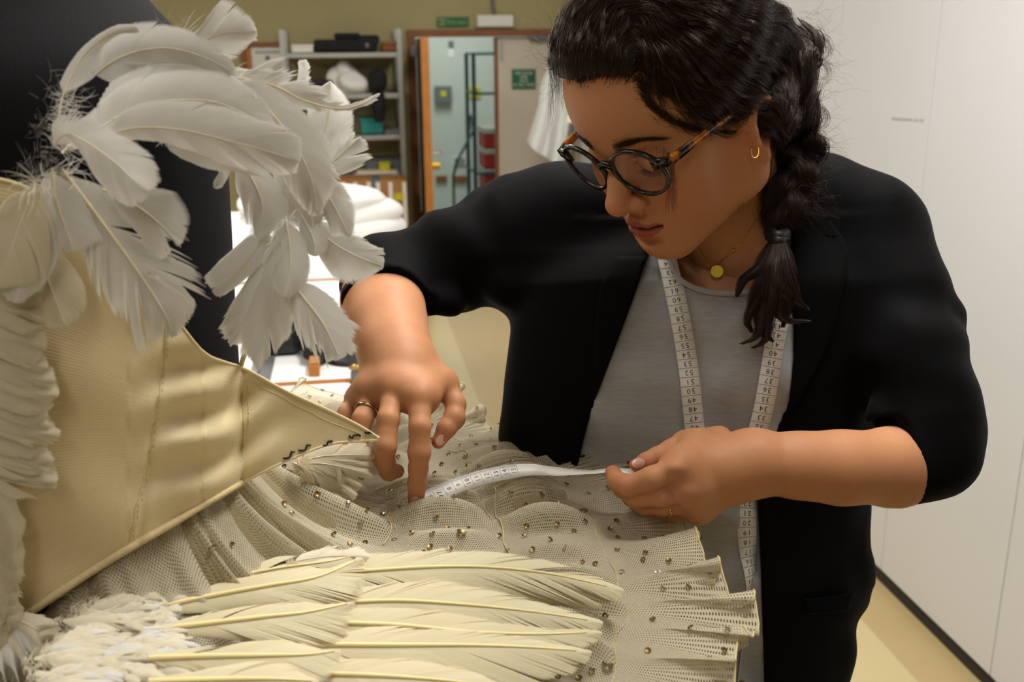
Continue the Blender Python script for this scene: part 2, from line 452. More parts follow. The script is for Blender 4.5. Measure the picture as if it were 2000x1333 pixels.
# green notice on the closed leaf
def text_mesh(body, size, name, m, parent, O, X, Y, spacing=1.0, align='CENTER'):
    cu = bpy.data.curves.new('letters', 'FONT'); cu.body = body; cu.size = size; cu.align_x = align; cu.align_y = 'CENTER'
    cu.space_line = spacing; cu.resolution_u = 3
    t = bpy.data.objects.new('letters', cu); me = bpy.data.meshes.new_from_object(t); bpy.data.objects.remove(t)
    X = np.asarray(X, float); Y = np.asarray(Y, float); v = np.array([x.co[:] for x in me.vertices])
    V = np.asarray(O) + v[:, :1] * X + v[:, 1:2] * Y; F = [list(p.vertices) for p in me.polygons]; bpy.data.meshes.remove(me)
    return mesh(name, V, F, m, parent, smooth=False)
a, c = bx(1000, 135, 1046, 174, YB + .015)
sg = empty('door_notice', ((a[0] + c[0]) / 2, YB + .014, a[2]), 'small green notice with white lettering on the closed cream door leaf', 'sign')
MB().box((a[0], YB + .008, a[2]), (c[0], YB + .0185, c[2])).build('sign_plate', M_green, sg)
text_mesh('FIRE DOOR\nKEEP\nSHUT\nAT ALL TIMES', (c[2] - a[2]) * .2, 'lettering', M_paper, sg, ((a[0] + c[0]) / 2, YB + .0065, (a[2] + c[2]) / 2), (.93, 0, 0), (0, 0, 1))
# exit sign over the door
a, c = bx(855, 33, 916, 53, YB - .02)
es = empty('exit_sign', ((a[0] + c[0]) / 2, YB - .01, a[2]), 'green fire exit sign on the wall above the open door', 'sign')
MB().box((a[0], YB - .015, a[2]), (c[0], YB - .001, c[2])).build('sign_plate', M_green, es)
w = c[0] - a[0]; h = c[2] - a[2]
MB().box((a[0] + .008, YB - .018, a[2] + .01), (a[0] + w * .22, YB - .0155, c[2] - .01)).build('symbol_panel', M_greeny, es)
r = MB(); x0 = a[0] + w * .11; zc = (a[2] + c[2]) / 2
r.disc_prism((x0 + .006, YB - .0195, zc + h * .26), (0, 1, 0), h * .08, .002, 12).tube([(x0, YB - .0195, zc + h * .16), (x0 - .004, YB - .0195, zc - h * .05), (x0 + .016, YB - .0195, zc - h * .18), (x0 + .01, YB - .0195, zc - h * .36)], h * .05, 6)
r.tube([(x0 - .004, YB - .0195, zc - h * .05), (x0 - .02, YB - .0195, zc - h * .2), (x0 - .034, YB - .0195, zc - h * .2)], h * .05, 6).tube([(x0 - .03, YB - .0195, zc + h * .02), (x0, YB - .0195, zc + h * .13), (x0 + .03, YB - .0195, zc)], h * .04, 6)
r.build('running_figure', M_green, es)
text_mesh('Fire exit', h * .62, 'lettering', M_greeny, es, (a[0] + w * .6, YB - .0165, zc), (1, 0, 0), (0, 0, 1))
# light box with conduit
a, c = bx(932, 29, 1003, 53, YB - .06)
eb = empty('emergency_light', ((a[0] + c[0]) / 2, YB - .03, a[2]), 'pale box lamp fed by a conduit above the door frame', 'lamp')
MB().box((a[0], YB - .07, a[2]), (c[0], YB - .001, c[2]), .012).build('housing', M_paper, eb)
MB().box((a[0] - .02, YB - .012, a[2] - .01), (c[0] + .02, YB - .0005, c[2] + .02), .004).build('back_plate', M_wall, eb)
p0 = on_y(966, 29, YB - .03); p1 = on_y(961, -5, YB - .03)
MB().tube([p0, (p0[0] - .01, p0[1], p0[2] + .05), p1, (p1[0], p1[1], ZC)], .012).build('conduit', M_grey, eb)

# picture frame
a, c = bx(474, 82, 560, 150, YB - .03)
pf = empty('notice_frame', ((a[0] + c[0]) / 2, YB - .02, a[2]), 'brown wooden frame holding a white notice left of the metal shelving', 'picture frame')
fr = MB(); t = .035
fr.box((a[0], YB - .03, c[2] - t), (c[0], YB - .001, c[2]), .004).box((a[0], YB - .03, a[2]), (c[0], YB - .001, a[2] + t), .004).box((a[0], YB - .03, a[2] + t), (a[0] + t, YB - .001, c[2] - t), .004).box((c[0] - t, YB - .03, a[2] + t), (c[0], YB - .001, c[2] - t), .004)
fr.build('frame', M_wood2, pf)
MB().box((a[0] + t, YB - .012, a[2] + t), (c[0] - t, YB - .002, c[2] - t)).build('mount', M_wood, pf)
a2, c2 = bx(494, 91, 552, 140, YB - .015)
MB().box((a2[0], YB - .016, a2[2]), (c2[0], YB - .013, c2[2])).build('notice_sheet', M_paper, pf)
e = MB()
for k in range(9): e.box((a2[0] + .025 + k * .024, YB - .018, c2[2] - .045), (a2[0] + .041 + k * .024, YB - .0165, c2[2] - .028))
e.disc_prism(((a2[0] + c2[0]) / 2, YB - .0175, a2[2] + .09), (0, 1, 0), .017, .002)
e.build('print', M_grey, pf)

# ---- storage cupboards along the right wall
cb = empty('storage_cupboard', (XR + .3, 2.5, 0), 'run of tall white flush storage cupboards along the side wall', 'cupboard')
seams = [on_x(1998, 880, XR)[1], on_x(1734, 984, XR)[1]]
wd_ = seams[1] - seams[0]; ys = [seams[0] - 3 * wd_, seams[0] - 2 * wd_, seams[0] - wd_, seams[0], seams[1]]
yc = on_x(1645, 100, XR)[1]
if yc < seams[1] + .15: yc = seams[1] + wd_
while ys[-1] < YB - .2: ys.append(min(ys[-1] + wd_, YB - .06))
for y0, y1 in zip(ys[:-1], ys[1:]):
    MB().box((XR, y0 + .002, .05), (XR + .022, y1 - .002, ZC - .05), .0015).build('door_panel', M_white, cb)
MB().box((XR + .024, ys[0], .0), (XR + .68, ys[-1], ZC - .03)).build('carcass', M_white, cb)
MB().box((XR + .008, ys[0], .001), (XR + .0235, ys[-1], .047)).build('plinth_shadow', M_dark, cb)  # dark strip painted as the shadow line along the cupboard base
lb = MB(); _r = np.random.default_rng(4); _px = 1742
while _px < 1803:                # a line of small print, too small to read
    _w = _r.uniform(2.0, 4.0); p0 = on_x(_px, 229.5 + (_px - 1742) * .06, XR); p1 = on_x(_px + _w, 235 + (_px - 1742) * .06, XR)
    lb.box((XR - .0008, min(p0[1], p1[1]), p1[2]), (XR - .0002, max(p0[1], p1[1]), p0[2])); _px += _w + (1.0 if _r.random() < .8 else 3.5)
lb.build('small_print', mat('print_grey', srgb(180, 182, 178), .7, var=0), cb)

# ---- shelving
SY = YB - .42
sh = empty('metal_shelving', (on_y(680, 300, SY)[0], SY + .2, 0), 'grey metal shelving unit with wire cross braces beside the door', 'shelving')
x0 = on_y(566, 300, SY)[0]; x1 = on_y(788, 300, SY)[0]; zt = on_y(566, 58, SY)[2]
for xx in (x0, x1):
    for yy in (SY, SY + .36):
        MB().box((xx - .016, yy, 0), (xx + .016, yy + .03, zt)).build('upright', M_metal, sh)
zsh = []
for py in (103, 184, 266, 349, 470):
    z = on_y(680, py, SY)[2]; zsh.append(z)
    MB().box((x0 + .017, SY - .004, z - .032), (x1 - .017, SY + .38, z), .004).build('shelf', M_metal, sh)
MB().tube([(x0, SY + .395, zsh[1]), (x1, SY + .395, zsh[0])], .005, 6).build('cross_brace', M_metal, sh)
MB().tube([(x0, SY + .405, zsh[0]), (x1, SY + .405, zsh[1])], .005, 6).build('cross_brace', M_metal, sh)
MB().tube([(x0, SY + .395, zsh[2]), (x1, SY + .395, zsh[1])], .005, 6).build('cross_brace', M_metal, sh)
MB().tube([(x0, SY + .405, zsh[1]), (x1, SY + .405, zsh[2])], .005, 6).build('cross_brace', M_metal, sh)
def pxz(px, y=SY): return on_y(px, 100, y)[0]
def item(name, label, cat, px, z): return empty(name, (pxz(px), SY + .15, z), label, cat)
k = item('instrument_case', 'long black case with a raised lid on the top shelf', 'case', 676, zsh[0])
b = boxpx(MB(), 613, 76, 738, 102, SY + .03, .3, .02); b.build('case_body', M_blackcloth, k)
boxpx(MB(), 652, 64, 704, 77, SY + .06, .24, .03).build('case_lid', M_blackcloth, k)
boxpx(MB(), 700, 68, 741, 88, SY + .05, .25, .02).build('end_pouch', M_blackcloth, k)
boxpx(MB(), 714, 84, 720, 93, SY + .02, .012).build('clasp', M_grey, k)
k = item('shallow_box', 'flat white box beside the black case on the top shelf', 'box', 590, zsh[0])
boxpx(MB(), 570, 92, 611, 102.5, SY + .02, .3, .004).build('box_body', M_paper, k); boxpx(MB(), 569, 87, 612, 92, SY + .015, .31, .004).build('box_lid', M_paper, k)
k = item('brown_satchel', 'low brown satchel at the shelf end by the door', 'bag', 765, zsh[0])
boxpx(MB(), 744, 84, 783, 102, SY + .03, .26, .025).build('bag_body', M_wood2, k); boxpx(MB(), 746, 80, 781, 90, SY + .02, .27, .02).build('flap', M_wood2, k)
k = item('folded_hats', 'dark folded cloth caps at the left of the second shelf', 'cap', 620, zsh[1])
boxpx(MB(), 585, 168, 640, 183, SY + .03, .28, .03).build('cap', M_blackcloth, k); boxpx(MB(), 600, 156, 650, 168, SY + .05, .22, .03).build('brim', mat('plum_cloth', srgb(50, 42, 60), .85), k)
# white crumpled fabric
def blob(name, m, par, c, r, seed=0, amp=.25, n=20, flat=None):
    bm = bmesh.new(); bmesh.ops.create_icosphere(bm, subdivisions=4, radius=1.0)
    R = np.random.default_rng(seed); ph = R.uniform(0, 6.28, (9, 4)); fr_ = R.normal(0, 2.6, (9, 3))
    V = np.array([v.co[:] for v in bm.verts]); F = [[v.index for v in f.verts] for f in bm.faces]; bm.free()
    d = sum(np.sin(V @ fr_[i] + ph[i, 0]) / (1 + .2 * i) for i in range(9)) / 4
    V = V * (1 + amp * d[:, None]); V = V * np.asarray(r) + np.asarray(c)
    if flat is not None: V[:, 2] = np.maximum(V[:, 2], flat)
    return mesh(name, V, F, m, par)
k = item('crumpled_cloth', 'heap of crumpled white muslin in the middle of the second shelf', 'cloth', 680, zsh[1])
c0 = on_y(680, 160, SY + .15); blob('cloth_body', M_paper, k, (c0[0], SY + .15, zsh[1] + .07), (.14, .13, .10), 3, .4, flat=zsh[1]); blob('cloth_peak', M_paper, k, (pxz(671, SY + .15), SY + .15, zsh[1] + .13), (.06, .06, .085), 5, .35)
k = item('black_bag', 'black long-handled bag hanging over the second shelf edge', 'bag', 739, zsh[1])
b = MB(); a, c = bx(722, 135, 756, 183, SY - .05)
b.box((a[0], SY - .04, a[2] + .004), (c[0], SY + .2, c[2]), .05); b.build('bag_body', M_blackcloth, k)
a, c = bx(728, 184, 752, 237, SY - .05)
b = MB(); b.tube([((a[0] + c[0]) / 2, SY - .045, c[2] + .01), ((a[0] + c[0]) / 2, SY - .05, (a[2] + c[2]) / 2), ((a[0] + c[0]) / 2, SY - .05, a[2])], [.04, .05, .03], 12); b.build('hanging_sleeve', M_blackcloth, k)
k = item('teal_box', 'teal plastic box on the third shelf', 'box', 728, zsh[2])
boxpx(MB(), 706, 238, 747, 262, SY + .03, .22, .006).build('box_body', M_tealbox, k); boxpx(MB(), 704, 232, 749, 238.5, SY + .025, .23, .006).build('box_lid', M_tealbox, k)
k = item('dark_tray', 'low dark tray right of the teal box', 'tray', 770, zsh[2])
boxpx(MB(), 752, 255, 786, 264, SY + .03, .25, .004).build('tray_base', M_grey, k); boxpx(MB(), 752, 251, 786, 255.5, SY + .03, .02, .004).build('tray_lip', M_grey, k)
k = item('grey_bin', 'grey open storage bin at the back of the lowest visible shelf', 'bin', 752, zsh[3])
boxpx(MB(), 716, 312, 786, 348, SY + .2, .16, .006).build('bin_body', M_grey, k); boxpx(MB(), 713, 308, 788, 313, SY + .195, .17, .004).build('bin_rim', M_grey, k)
k = item('yellow_tub', 'small yellow tub standing on the papers by the grey bin', 'tub', 751, zsh[3] + .04)
boxpx(MB(), 741, 320, 762, 334, SY + .1, .07, .006).build('tub_body', M_yellow, k); boxpx(MB(), 740, 317, 763, 320.5, SY + .098, .074, .003).build('tub_lid', M_yellow, k)
k = item('folded_linen', 'flat stack of pale folded linen under the yellow tub', 'linen', 735, zsh[3])
boxpx(MB(), 692, 342, 782, 348.5, SY + .01, .18, .008).build('linen_layer', M_paper, k); boxpx(MB(), 697, 335, 778, 342, SY + .02, .17, .008).build('linen_layer', M_cream, k)
# card boxes with white labels standing in front of the shelving
k = empty('card_crate', (pxz(740), SY - .3, 0), 'row of brown card files with white spines under the shelving', 'crate')
zb = on_y(740, 440, SY - .3)[2]
for q, (xa, xb) in enumerate(((650, 676), (678, 700), (702, 726), (728, 744), (746, 768), (770, 795))):
    boxpx(MB(), xa, 352, xb, 452, SY - .3, .28, .004).build('card_file', M_card if q != 3 else M_grey, k)
    boxpx(MB(), xb - 6, 356, xb - 2, 440, SY - .305, .004).build('spine_label', M_paper, k)
boxpx(MB(), 640, 453, 800, 462, SY - .32, .32).build('crate_base', M_wood2, k)
for xx in (644, 790): 
    a, c = bx(xx, 462, xx + 8, 470, SY - .32); MB().box((a[0], SY - .3, 0), (c[0], SY - .05, a[2] + .03)).build('crate_leg', M_wood2, k)
k = empty('yellow_note', (pxz(775), SY - .31, on_y(775, 395, SY - .31)[2]), 'yellow note stuck on the card files', 'note')
boxpx(MB(), 770, 380, 788, 392, SY - .3095, .003).build('note_sheet', M_yellow, k); boxpx(MB(), 770, 377, 788, 380.2, SY - .3095, .0035).build('note_edge', M_yellow, k)

# ---- white garment hanging by the closed leaf, and a cream hat on a stand
gm = empty('hanging_garment', on_y(1060, 200, YB - .5), 'translucent white garment hanging beside the closed door', 'garment')
g0 = spline([cc(*q) for q in ((1086, 100, 6.9), (1058, 160, 6.9), (1050, 210, 6.9), (1030, 275, 6.9))], 24); g1 = spline([cc(*q) for q in ((1100, 100, 6.9), (1110, 160, 6.9), (1112, 220, 6.9), (1100, 315, 6.9))], 24)
U = np.linspace(0, 1, 30); G = g0[:, None] * (1 - U[None, :, None]) + g1[:, None] * U[None, :, None]
G[..., 2] += .05 * np.sin(U * 9 + 2 * U ** 2)[None] * np.linspace(.3, 1, 24)[:, None]; G[..., 1] += .05 * np.sin(U * 3.1)[None] * np.linspace(0, -1, 24)[:, None]
mesh('skirt_cloth', w_(G.reshape(-1, 3)), grid_faces(24, 30), mat('sheer_white', srgb(236, 238, 234), .8), gm)
MB().tube([P(1076, 104, 6.9), P(1092, 96, 6.9), P(1110, 104, 6.9)], .008, 8).build('hanger', M_metal, gm)
MB().tube([P(1092, 96, 6.9), P(1092, 74, 6.93), P(1094, 70, 6.95)], .004, 6).build('hook', M_metal, gm)
rl0 = P(1088, 71, 6.95); rl1 = P(1400, 71, 6.95); gr_ = empty('garment_rail', (rl1[0], rl1[1], 0), 'metal garment rail behind the woman carrying the white garment', 'rail')
MB().tube([rl0, (rl1[0], rl1[1], rl0[2])], .012, 8).build('rail', M_metal, gr_)
for q_ in (rl0 + np.array([.12, 0, 0]), rl1):
    MB().tube([(q_[0], q_[1], 0), (q_[0], q_[1], rl0[2] - .012)], .012, 8).build('post', M_metal, gr_); MB().box((q_[0] - .03, q_[1] - .25, 0), (q_[0] + .03, q_[1] + .25, .03)).build('foot', M_metal, gr_)
ht = empty('felt_hat', P(1130, 230, 6.0), 'cream felt hat on a stand behind the woman', 'hat')
c0 = P(1132, 238, 6.0); MB().lathe(c0, [(.09, 0), (.1, .012), (.07, .025), (.066, .07), (.05, .1), (.015, .108)], 24).build('crown', M_cream, ht, True)
hs = empty('hat_stand', (c0[0], c0[1], 0), 'slim metal stand carrying the cream hat', 'stand')
MB().lathe((c0[0], c0[1], 0), [(.12, 0), (.12, .015), (.012, .03), (.012, c0[2] - .001)], 16).build('stand_pole', M_metal, hs, True)

# ---- corridor things
def cor(px0, py0, px1, py1, y, dep, bev=0.0): return boxpx(MB(), px0, py0, px1, py1, y, dep, bev)
k = empty('fuse_box', on_y(865, 190, CY), 'grey wall box with a yellow warning mark in the corridor', 'box'); cor(850, 168, 882, 202, CY - .08, .079, .006).build('box_body', M_grey, k); 
MB().disc_prism(on_y(866, 183, CY - .082), (0, 1, 0), .03, .004).build('warning_mark', M_yellow, k)
k = empty('yellow_sign', on_y(928, 190, CY), 'yellow square sign on the corridor wall', 'sign'); cor(917, 170, 938, 192, CY - .02, .019).build('sign_plate', M_yellow, k); cor(921, 175, 934, 187, CY - .022, .0015).build('sign_mark', M_brass, k)
k = empty('wall_notice', on_y(880, 110, CY), 'narrow paper notice high on the corridor wall', 'notice'); cor(876, 95, 886, 112, CY - .006, .005).build('notice_sheet', M_paper, k); cor(876, 80, 886, 94, CY - .008, .007).build('notice_header', M_grey, k)
k = empty('wall_switch', on_y(918, 230, CY), 'dark switch box on the corridor wall', 'switch'); cor(913, 224, 922, 244, CY - .05, .049, .004).build('switch_body', M_grey, k); cor(915, 228, 920, 236, CY - .056, .0055).build('rocker', M_black, k)
k = empty('air_grille', on_y(897, 315, CY), 'white slatted air grille low on the corridor wall', 'grille'); cor(885, 306, 910, 323, CY - .02, .019).build('grille_frame', M_paper, k)
for q in range(5): cor(887, 308 + q * 3, 908, 309.4 + q * 3, CY - .026, .0055).build('grille_slat', M_grey, k)
for i, (xa, xb) in enumerate(((852, 873), (884, 911))):
    o = cor(xa, 344, xb, 357, CY - .03, .029).build('baseboard_back', M_wood2); o['kind'] = 'structure'
# trolley with red crates
TY = YB + 1.1
t = empty('roll_cage', on_y(945, 300, TY), 'blue grey wire roll cage standing in the corridor', 'trolley')
M_cage = mat('blue_grey_steel', srgb(52, 80, 84), .45, metal=.3)
za = on_y(930, 105, TY)[2]; xa = on_y(926, 200, TY)[0]; xb = xa + .55
for i, xx in enumerate((xa, xb)):
    for yy in (TY, TY + .5): MB().tube([(xx, yy, .12), (xx, yy, za)], .018, 8).build('cage_post', M_cage, t)
for zz in (za, za * .8, .62, .4, .2):
    MB().tube([(xa, TY, zz), (xb, TY, zz)], .012, 8).build('cage_bar', M_cage, t); MB().tube([(xa, TY, zz), (xa, TY + .5, zz)], .012, 8).build('cage_bar', M_cage, t)
MB().tube([(xa - .2, TY - .1, .62), (xa - .16, TY - .1, .75), (xa, TY, 1.0)], .012, 8).build('cage_handle', M_cage, t); MB().tube([(xa - .2, TY - .1, .62), (xa - .2, TY - .1, .12), (xa, TY, .2)], .012, 8).build('cage_handle', M_cage, t)
MB().box((xa, TY, .09), (xb, TY + .5, .12)).build('cage_base', M_cage, t)
for xx in (xa + .04, xb - .04):
    for yy in (TY + .04, TY + .46): MB().disc_prism((xx, yy, .045), (1, 0, 0), .045, .03).build('castor', M_black, t)
crx = on_y(946, 300, TY + .05)[0]; zbase = .121; tops = [on_y(955, p, TY + .05)[2] for p in (398, 330, 290, 250)]
crate_lab = ['lowest red crate in the corridor roll cage', 'second red crate up in the corridor roll cage', 'third red crate up in the corridor roll cage', 'topmost red crate in the corridor roll cage']
zz0 = zbase
for i, zt_ in enumerate(tops):
    k = empty('red_crate', (crx + .15, TY + .25, zz0), crate_lab[i], 'crate', 'red crates in the roll cage')
    MB().box((crx, TY + .04, zz0), (crx + .36, TY + .45, zt_ - .05), .01).build('crate_body', M_red, k); MB().box((crx - .006, TY + .03, zt_ - .049), (crx + .366, TY + .46, zt_ - .004), .006).build('crate_rim', M_metal, k)
    zz0 = zt_ - .002

# ---- work tables with white tops
TZ = .9
def tab(name, label, y0, y1, x0, x1, ed=True):
    k = empty(name, ((x0 + x1) / 2, (y0 + y1) / 2, 0), label, 'table')
    MB().box((x0 + .012, y0 + .0125, TZ - .035), (x1 - .012, y1 - .0125, TZ), .002).build('table_top', M_cloth, k)
    for (p, q) in (((x0, y0, TZ - .036), (x1, y0 + .012, TZ + .0005)), ((x0, y1 - .012, TZ - .036), (x1, y1, TZ + .0005)), ((x0, y0 + .0125, TZ - .036), (x0 + .0115, y1 - .0125, TZ + .0005)), ((x1 - .0115, y0 + .0125, TZ - .036), (x1, y1 - .0125, TZ + .0005))):
        MB().box(p, q).build('edging', M_wood, k)
    for xx in (x0 + .05, x1 - .11):
        for yy in (y0 + .05, y1 - .11): MB().box((xx, yy, 0), (xx + .06, yy + .06, TZ - .0365)).build('leg', M_wood2, k)
    return k
q0 = on_z(718, 741, TZ); q1 = on_z(665, 545, TZ); xr_t = on_z(770, 640, TZ)[0]
tab('work_table', 'white-topped work table with wooden edging nearest the dress form', q0[1] - .95, q0[1] - .002, xr_t - 1.9, xr_t)
tab('work_table', 'white-topped work table holding the black sewing tools', q0[1] + .002, q1[1] - .002, xr_t - 1.9, xr_t)
q2 = on_z(760, 470, TZ)
tab('work_table', 'white-topped work table under the heap of white linen', q1[1] + .002, q1[1] + 1.6, xr_t - 1.9, xr_t + .12)
hy = on_z(720, 480, TZ)
k = empty('linen_heap', (hy[0], hy[1] + .2, TZ), 'big soft heap of white linen on the farthest work table', 'linen')
sc_ = depth_of(hy + np.array([0, .2, 0])) / FPX
hx = on_y(735, 430, hy[1] + .25)[0]
blob('linen_layer', M_cloth, k, (hx - .2, hy[1] + .28, TZ + .03), (.33, .3, .10), 21, .06, flat=TZ + .002)
blob('linen_layer', M_cloth, k, (hx - .22, hy[1] + .3, TZ + .09), (.34, .28, .085), 22, .06)
blob('linen_layer', M_cloth, k, (hx - .26, hy[1] + .3, TZ + .14), (.31, .25, .075), 23, .06)
# black pincushion/tape machine, cord and other tools on the middle table
def tz(px, py): return on_z(px, py, TZ)
k = empty('sewing_lamp', tz(560, 690), 'black articulated work lamp lying on the white table', 'lamp')
a = tz(560, 690); b = MB(); b.box((a[0] - .09, a[1] - .04, TZ), (a[0] + .05, a[1] + .12, TZ + .10), .03); b.build('lamp_base', M_black, k)
pts = [(*tz(573, 690)[:2], TZ + .05), (*tz(590, 684)[:2], TZ + .045), (*tz(602, 697)[:2], TZ + .03), (*tz(618, 712)[:2], TZ + .03)]
sp = spline(pts, 14)
for q in range(13):
    MB().disc_prism((sp[q] + sp[q + 1]) / 2, sp[q + 1] - sp[q], .016 + .004 * (q % 2), .02, 12).build('arm_joint', M_black, k)
MB().disc_prism(sp[-1] + np.array([0, 0, .0]), (0.3, 0, 1), .03, .03, 16).build('lamp_head', M_black, k)
hk = spline([(*tz(566, 672)[:2], TZ + .13), (*tz(552, 660)[:2], TZ + .16), (*tz(545, 680)[:2], TZ + .13), (*tz(560, 690)[:2], TZ + .105)], 14)
MB().tube(hk, .006, 8).build('chrome_bracket', M_chrome, k)
k = empty('blue_cloth', tz(640, 690), 'small folded pale blue cloth beside the black lamp', 'cloth'); a = tz(642, 694)
blob('cloth_fold', M_blue, k, (a[0] + .035, a[1] + .02, TZ + .014), (.06, .045, .013), 31, .2, flat=TZ + .001); blob('cloth_fold', M_blue, k, (a[0] + .04, a[1] + .025, TZ + .03), (.045, .035, .012), 32, .2)
k = empty('white_cutting', tz(630, 670), 'crumpled white cutting with a zigzag edge behind the lamp', 'fabric'); a = tz(620, 668)
blob('fabric_piece', M_paper, k, (a[0], a[1] + .06, TZ + .03), (.1, .08, .035), 33, .3, flat=TZ + .001); blob('fabric_piece', M_cloth, k, (a[0] + .08, a[1] + .1, TZ + .02), (.07, .07, .025), 34, .3, flat=TZ + .001)
k = empty('round_weight', tz(690, 695), 'round black weighted stand behind the arm of the woman', 'weight'); a = tz(692, 700)
MB().lathe((a[0], a[1], TZ), [(.075, 0), (.078, .006), (.07, .014), (.03, .02), (.028, .03)], 28).build('weight_body', M_black, k, True); MB().lathe((a[0], a[1], TZ + .0305), [(.012, 0), (.012, .012), (.004, .016)], 14).build('weight_knob', M_chrome, k, True)
k = empty('grey_ruler', tz(510, 740), 'grey metal cutting ruler lying across the white table', 'ruler'); a = tz(505, 770); c = tz(540, 700)
MB().box((a[0] - .03, a[1], TZ), (a[0] + .02, c[1] + .05, TZ + .004)).build('ruler_blade', M_grey, k); MB().box((a[0] - .028, a[1], TZ + .0045), (a[0] - .012, c[1] + .05, TZ + .014), .002).build('ruler_grip', M_metal, k)
k = empty('wooden_block', tz(612, 735), 'short wooden pressing block at the table edge', 'block'); a = tz(610, 737)
MB().box((a[0] - .008, a[1], TZ + .0), (a[0] + .018, a[1] + .07, TZ + .03), .003).build('block_body', M_wood, k); MB().box((a[0] - .006, a[1] + .005, TZ + .0305), (a[0] + .016, a[1] + .065, TZ + .034), .001).build('felt_pad', M_card, k)
k = empty('thread_spool', tz(690, 750), 'small thread spool near the back of the hand', 'spool'); a = tz(696, 748)
MB().lathe((a[0], a[1], TZ), [(.016, 0), (.016, .004), (.008, .006), (.008, .034), (.016, .036), (.016, .04)], 16).build('spool_body', M_brass, k, True); MB().lathe((a[0], a[1], TZ + .007), [(.0085, 0), (.013, .004), (.013, .02), (.0085, .026)], 16).build('thread', M_grey, k, True)
# ------------------------------------------------------------------ the woman
def skin_mat():
    N = NT('skin'); b = N.b
    at = N.n('ShaderNodeVertexColor'); at.layer_name = 'tone'
    mot = N.noise(160, 3); big = N.noise(35, 3)
    c = N.mix(N.math('MULTIPLY', mot, .25), at.outputs[0], srgb(150, 96, 66))
    N.l(c, b.inputs['Base Color']); b.inputs['Roughness'].default_value = .56; b.inputs['Specular IOR Level'].default_value = .28
    b.inputs['Subsurface Weight'].default_value = .18; b.inputs['Subsurface Radius'].default_value = (.010, .004, .002); b.inputs['Subsurface Scale'].default_value = .5
    N.bump(N.noise(900, 2), .12, .0006)
    return N.m
M_skin = skin_mat()
def black_cloth(name, col, rough=.75):
    N = NT(name); N.b.inputs['Base Color'].default_value = col; N.b.inputs['Roughness'].default_value = rough; N.b.inputs['Specular IOR Level'].default_value = .05
    N.b.inputs['Sheen Weight'].default_value = .02; N.b.inputs['Sheen Roughness'].default_value = .5
    N.bump(N.noise(900, 2), .25, .0008); return N.m
M_blazer = black_cloth('blazer_black', srgb(9, 8.5, 9.5))
M_trouser = black_cloth('trouser_navy', srgb(24, 26, 38))
N = NT('grey_jersey'); c = N.n('ShaderNodeMapping'); c.inputs['Scale'].default_value = (1, 1, 9); N.l(N.coord(), c.inputs['Vector'])
N.l(N.mix(N.noise(60, 5, c.outputs[0], .7), srgb(138, 137, 138), srgb(186, 185, 186)), N.b.inputs['Base Color']); N.b.inputs['Roughness'].default_value = .85; N.b.inputs['Specular IOR Level'].default_value = .2
N.bump(N.noise(420, 3), .25, .0008); M_tee = N.m
M_nail = mat('nail', srgb(226, 178, 160), .25, var=.03, spec=.6)
M_hair = NT('dark_hair'); _b = M_hair.b
_i = M_hair.n('ShaderNodeHairInfo'); M_hair.l(M_hair.mix(_i.outputs['Random'], srgb(22, 13, 11), srgb(54, 33, 26)), _b.inputs['Base Color'])
_b.inputs['Roughness'].default_value = .36; _b.inputs['Specular IOR Level'].default_value = .35; _b.inputs['Specular Tint'].default_value = (1, .8, .66, 1); M_hair = M_hair.m
M_hairbase = mat('hair_mass', srgb(20, 14, 13), .6, var=.2, scale=60)

woman = empty('person', (0.22, 1.3, 0), 'woman in black blazer and grey T-shirt bending to measure the skirt', 'person')

# ---- head, in its own frame: l = her left, u = up, f = forward, about the root of the nose
def head_axes(yaw, pitch, roll):
    Fh = np.array([-math.sin(yaw), 0, math.cos(yaw)]); U0 = np.array([0, 1., 0])
    F = math.cos(pitch) * Fh - math.sin(pitch) * U0; U = math.sin(pitch) * Fh + math.cos(pitch) * U0; L = np.cross(U, F)
    L2 = L * math.cos(roll) - U * math.sin(roll); U2 = U * math.cos(roll) + L * math.sin(roll)
    fl = np.array([1, 1, -1.]); return L2 * fl, U2 * fl, F * fl
HL, HU, HF = head_axes(math.radians(60.4), math.radians(40.7), math.radians(15.4))
HS = 1.061; HO = cc(1201.6, 300.5, .925)
def head_c(p):
    p = np.asarray(p, float); return HO + HS * (p[..., 0:1] * HL + p[..., 1:2] * HU + p[..., 2:3] * HF)
def head_w(p): return w_(head_c(p))
def cam_to_head(c):
    q = (np.asarray(c) - HO) / HS; return np.stack([q @ HL, q @ HU, q @ HF], -1)

H = Field((-.096, -.205, -.225), (.096, .135, .045), .0019)
H.ell((0, .032, -.088), (.0735, .085, .096), 0)
H.ell((0, .030, -.045), (.060, .055, .044), .03)                     # forehead
H.ell((0, -.040, -.055), (.058, .072, .048), .035)
for s in (-1, 1):
    H.cone((s * .053, -.072, -.085), (s * .012, -.106, -.022), .016, .0145, .035)   # jaw
    H.cone((s * .060, -.03, -.095), (s * .053, -.075, -.085), .014, .015, .03)
    H.ell((s * .041, -.032, -.030), (.021, .017, .018), .025)        # cheekbone
    H.ell((s * .031, -.058, -.026), (.021, .024, .019), .025)        # cheek
    H.cone((s * .008, .010, -.0085), (s * .044, .010, -.0245), .009, .008, .014)     # brow
H.ell((0, -.104, -.012), (.017, .013, .014), .02)                    # chin
H.ell((0, -.080, -.012), (.026, .022, .016), .02)                    # mouth barrel
for s in (-1, 1):
    H.ell((s * .0315, -.008, -.004), (.0165, .012, .0115), .012, sub=True)           # eye sockets
H.cone((0, .003, -.007), (0, -.024, .0070), .0076, .0088, .012)      # nose bridge
H.cone((0, -.022, .0062), (0, -.0400, .0200), .0088, .0112, .009)
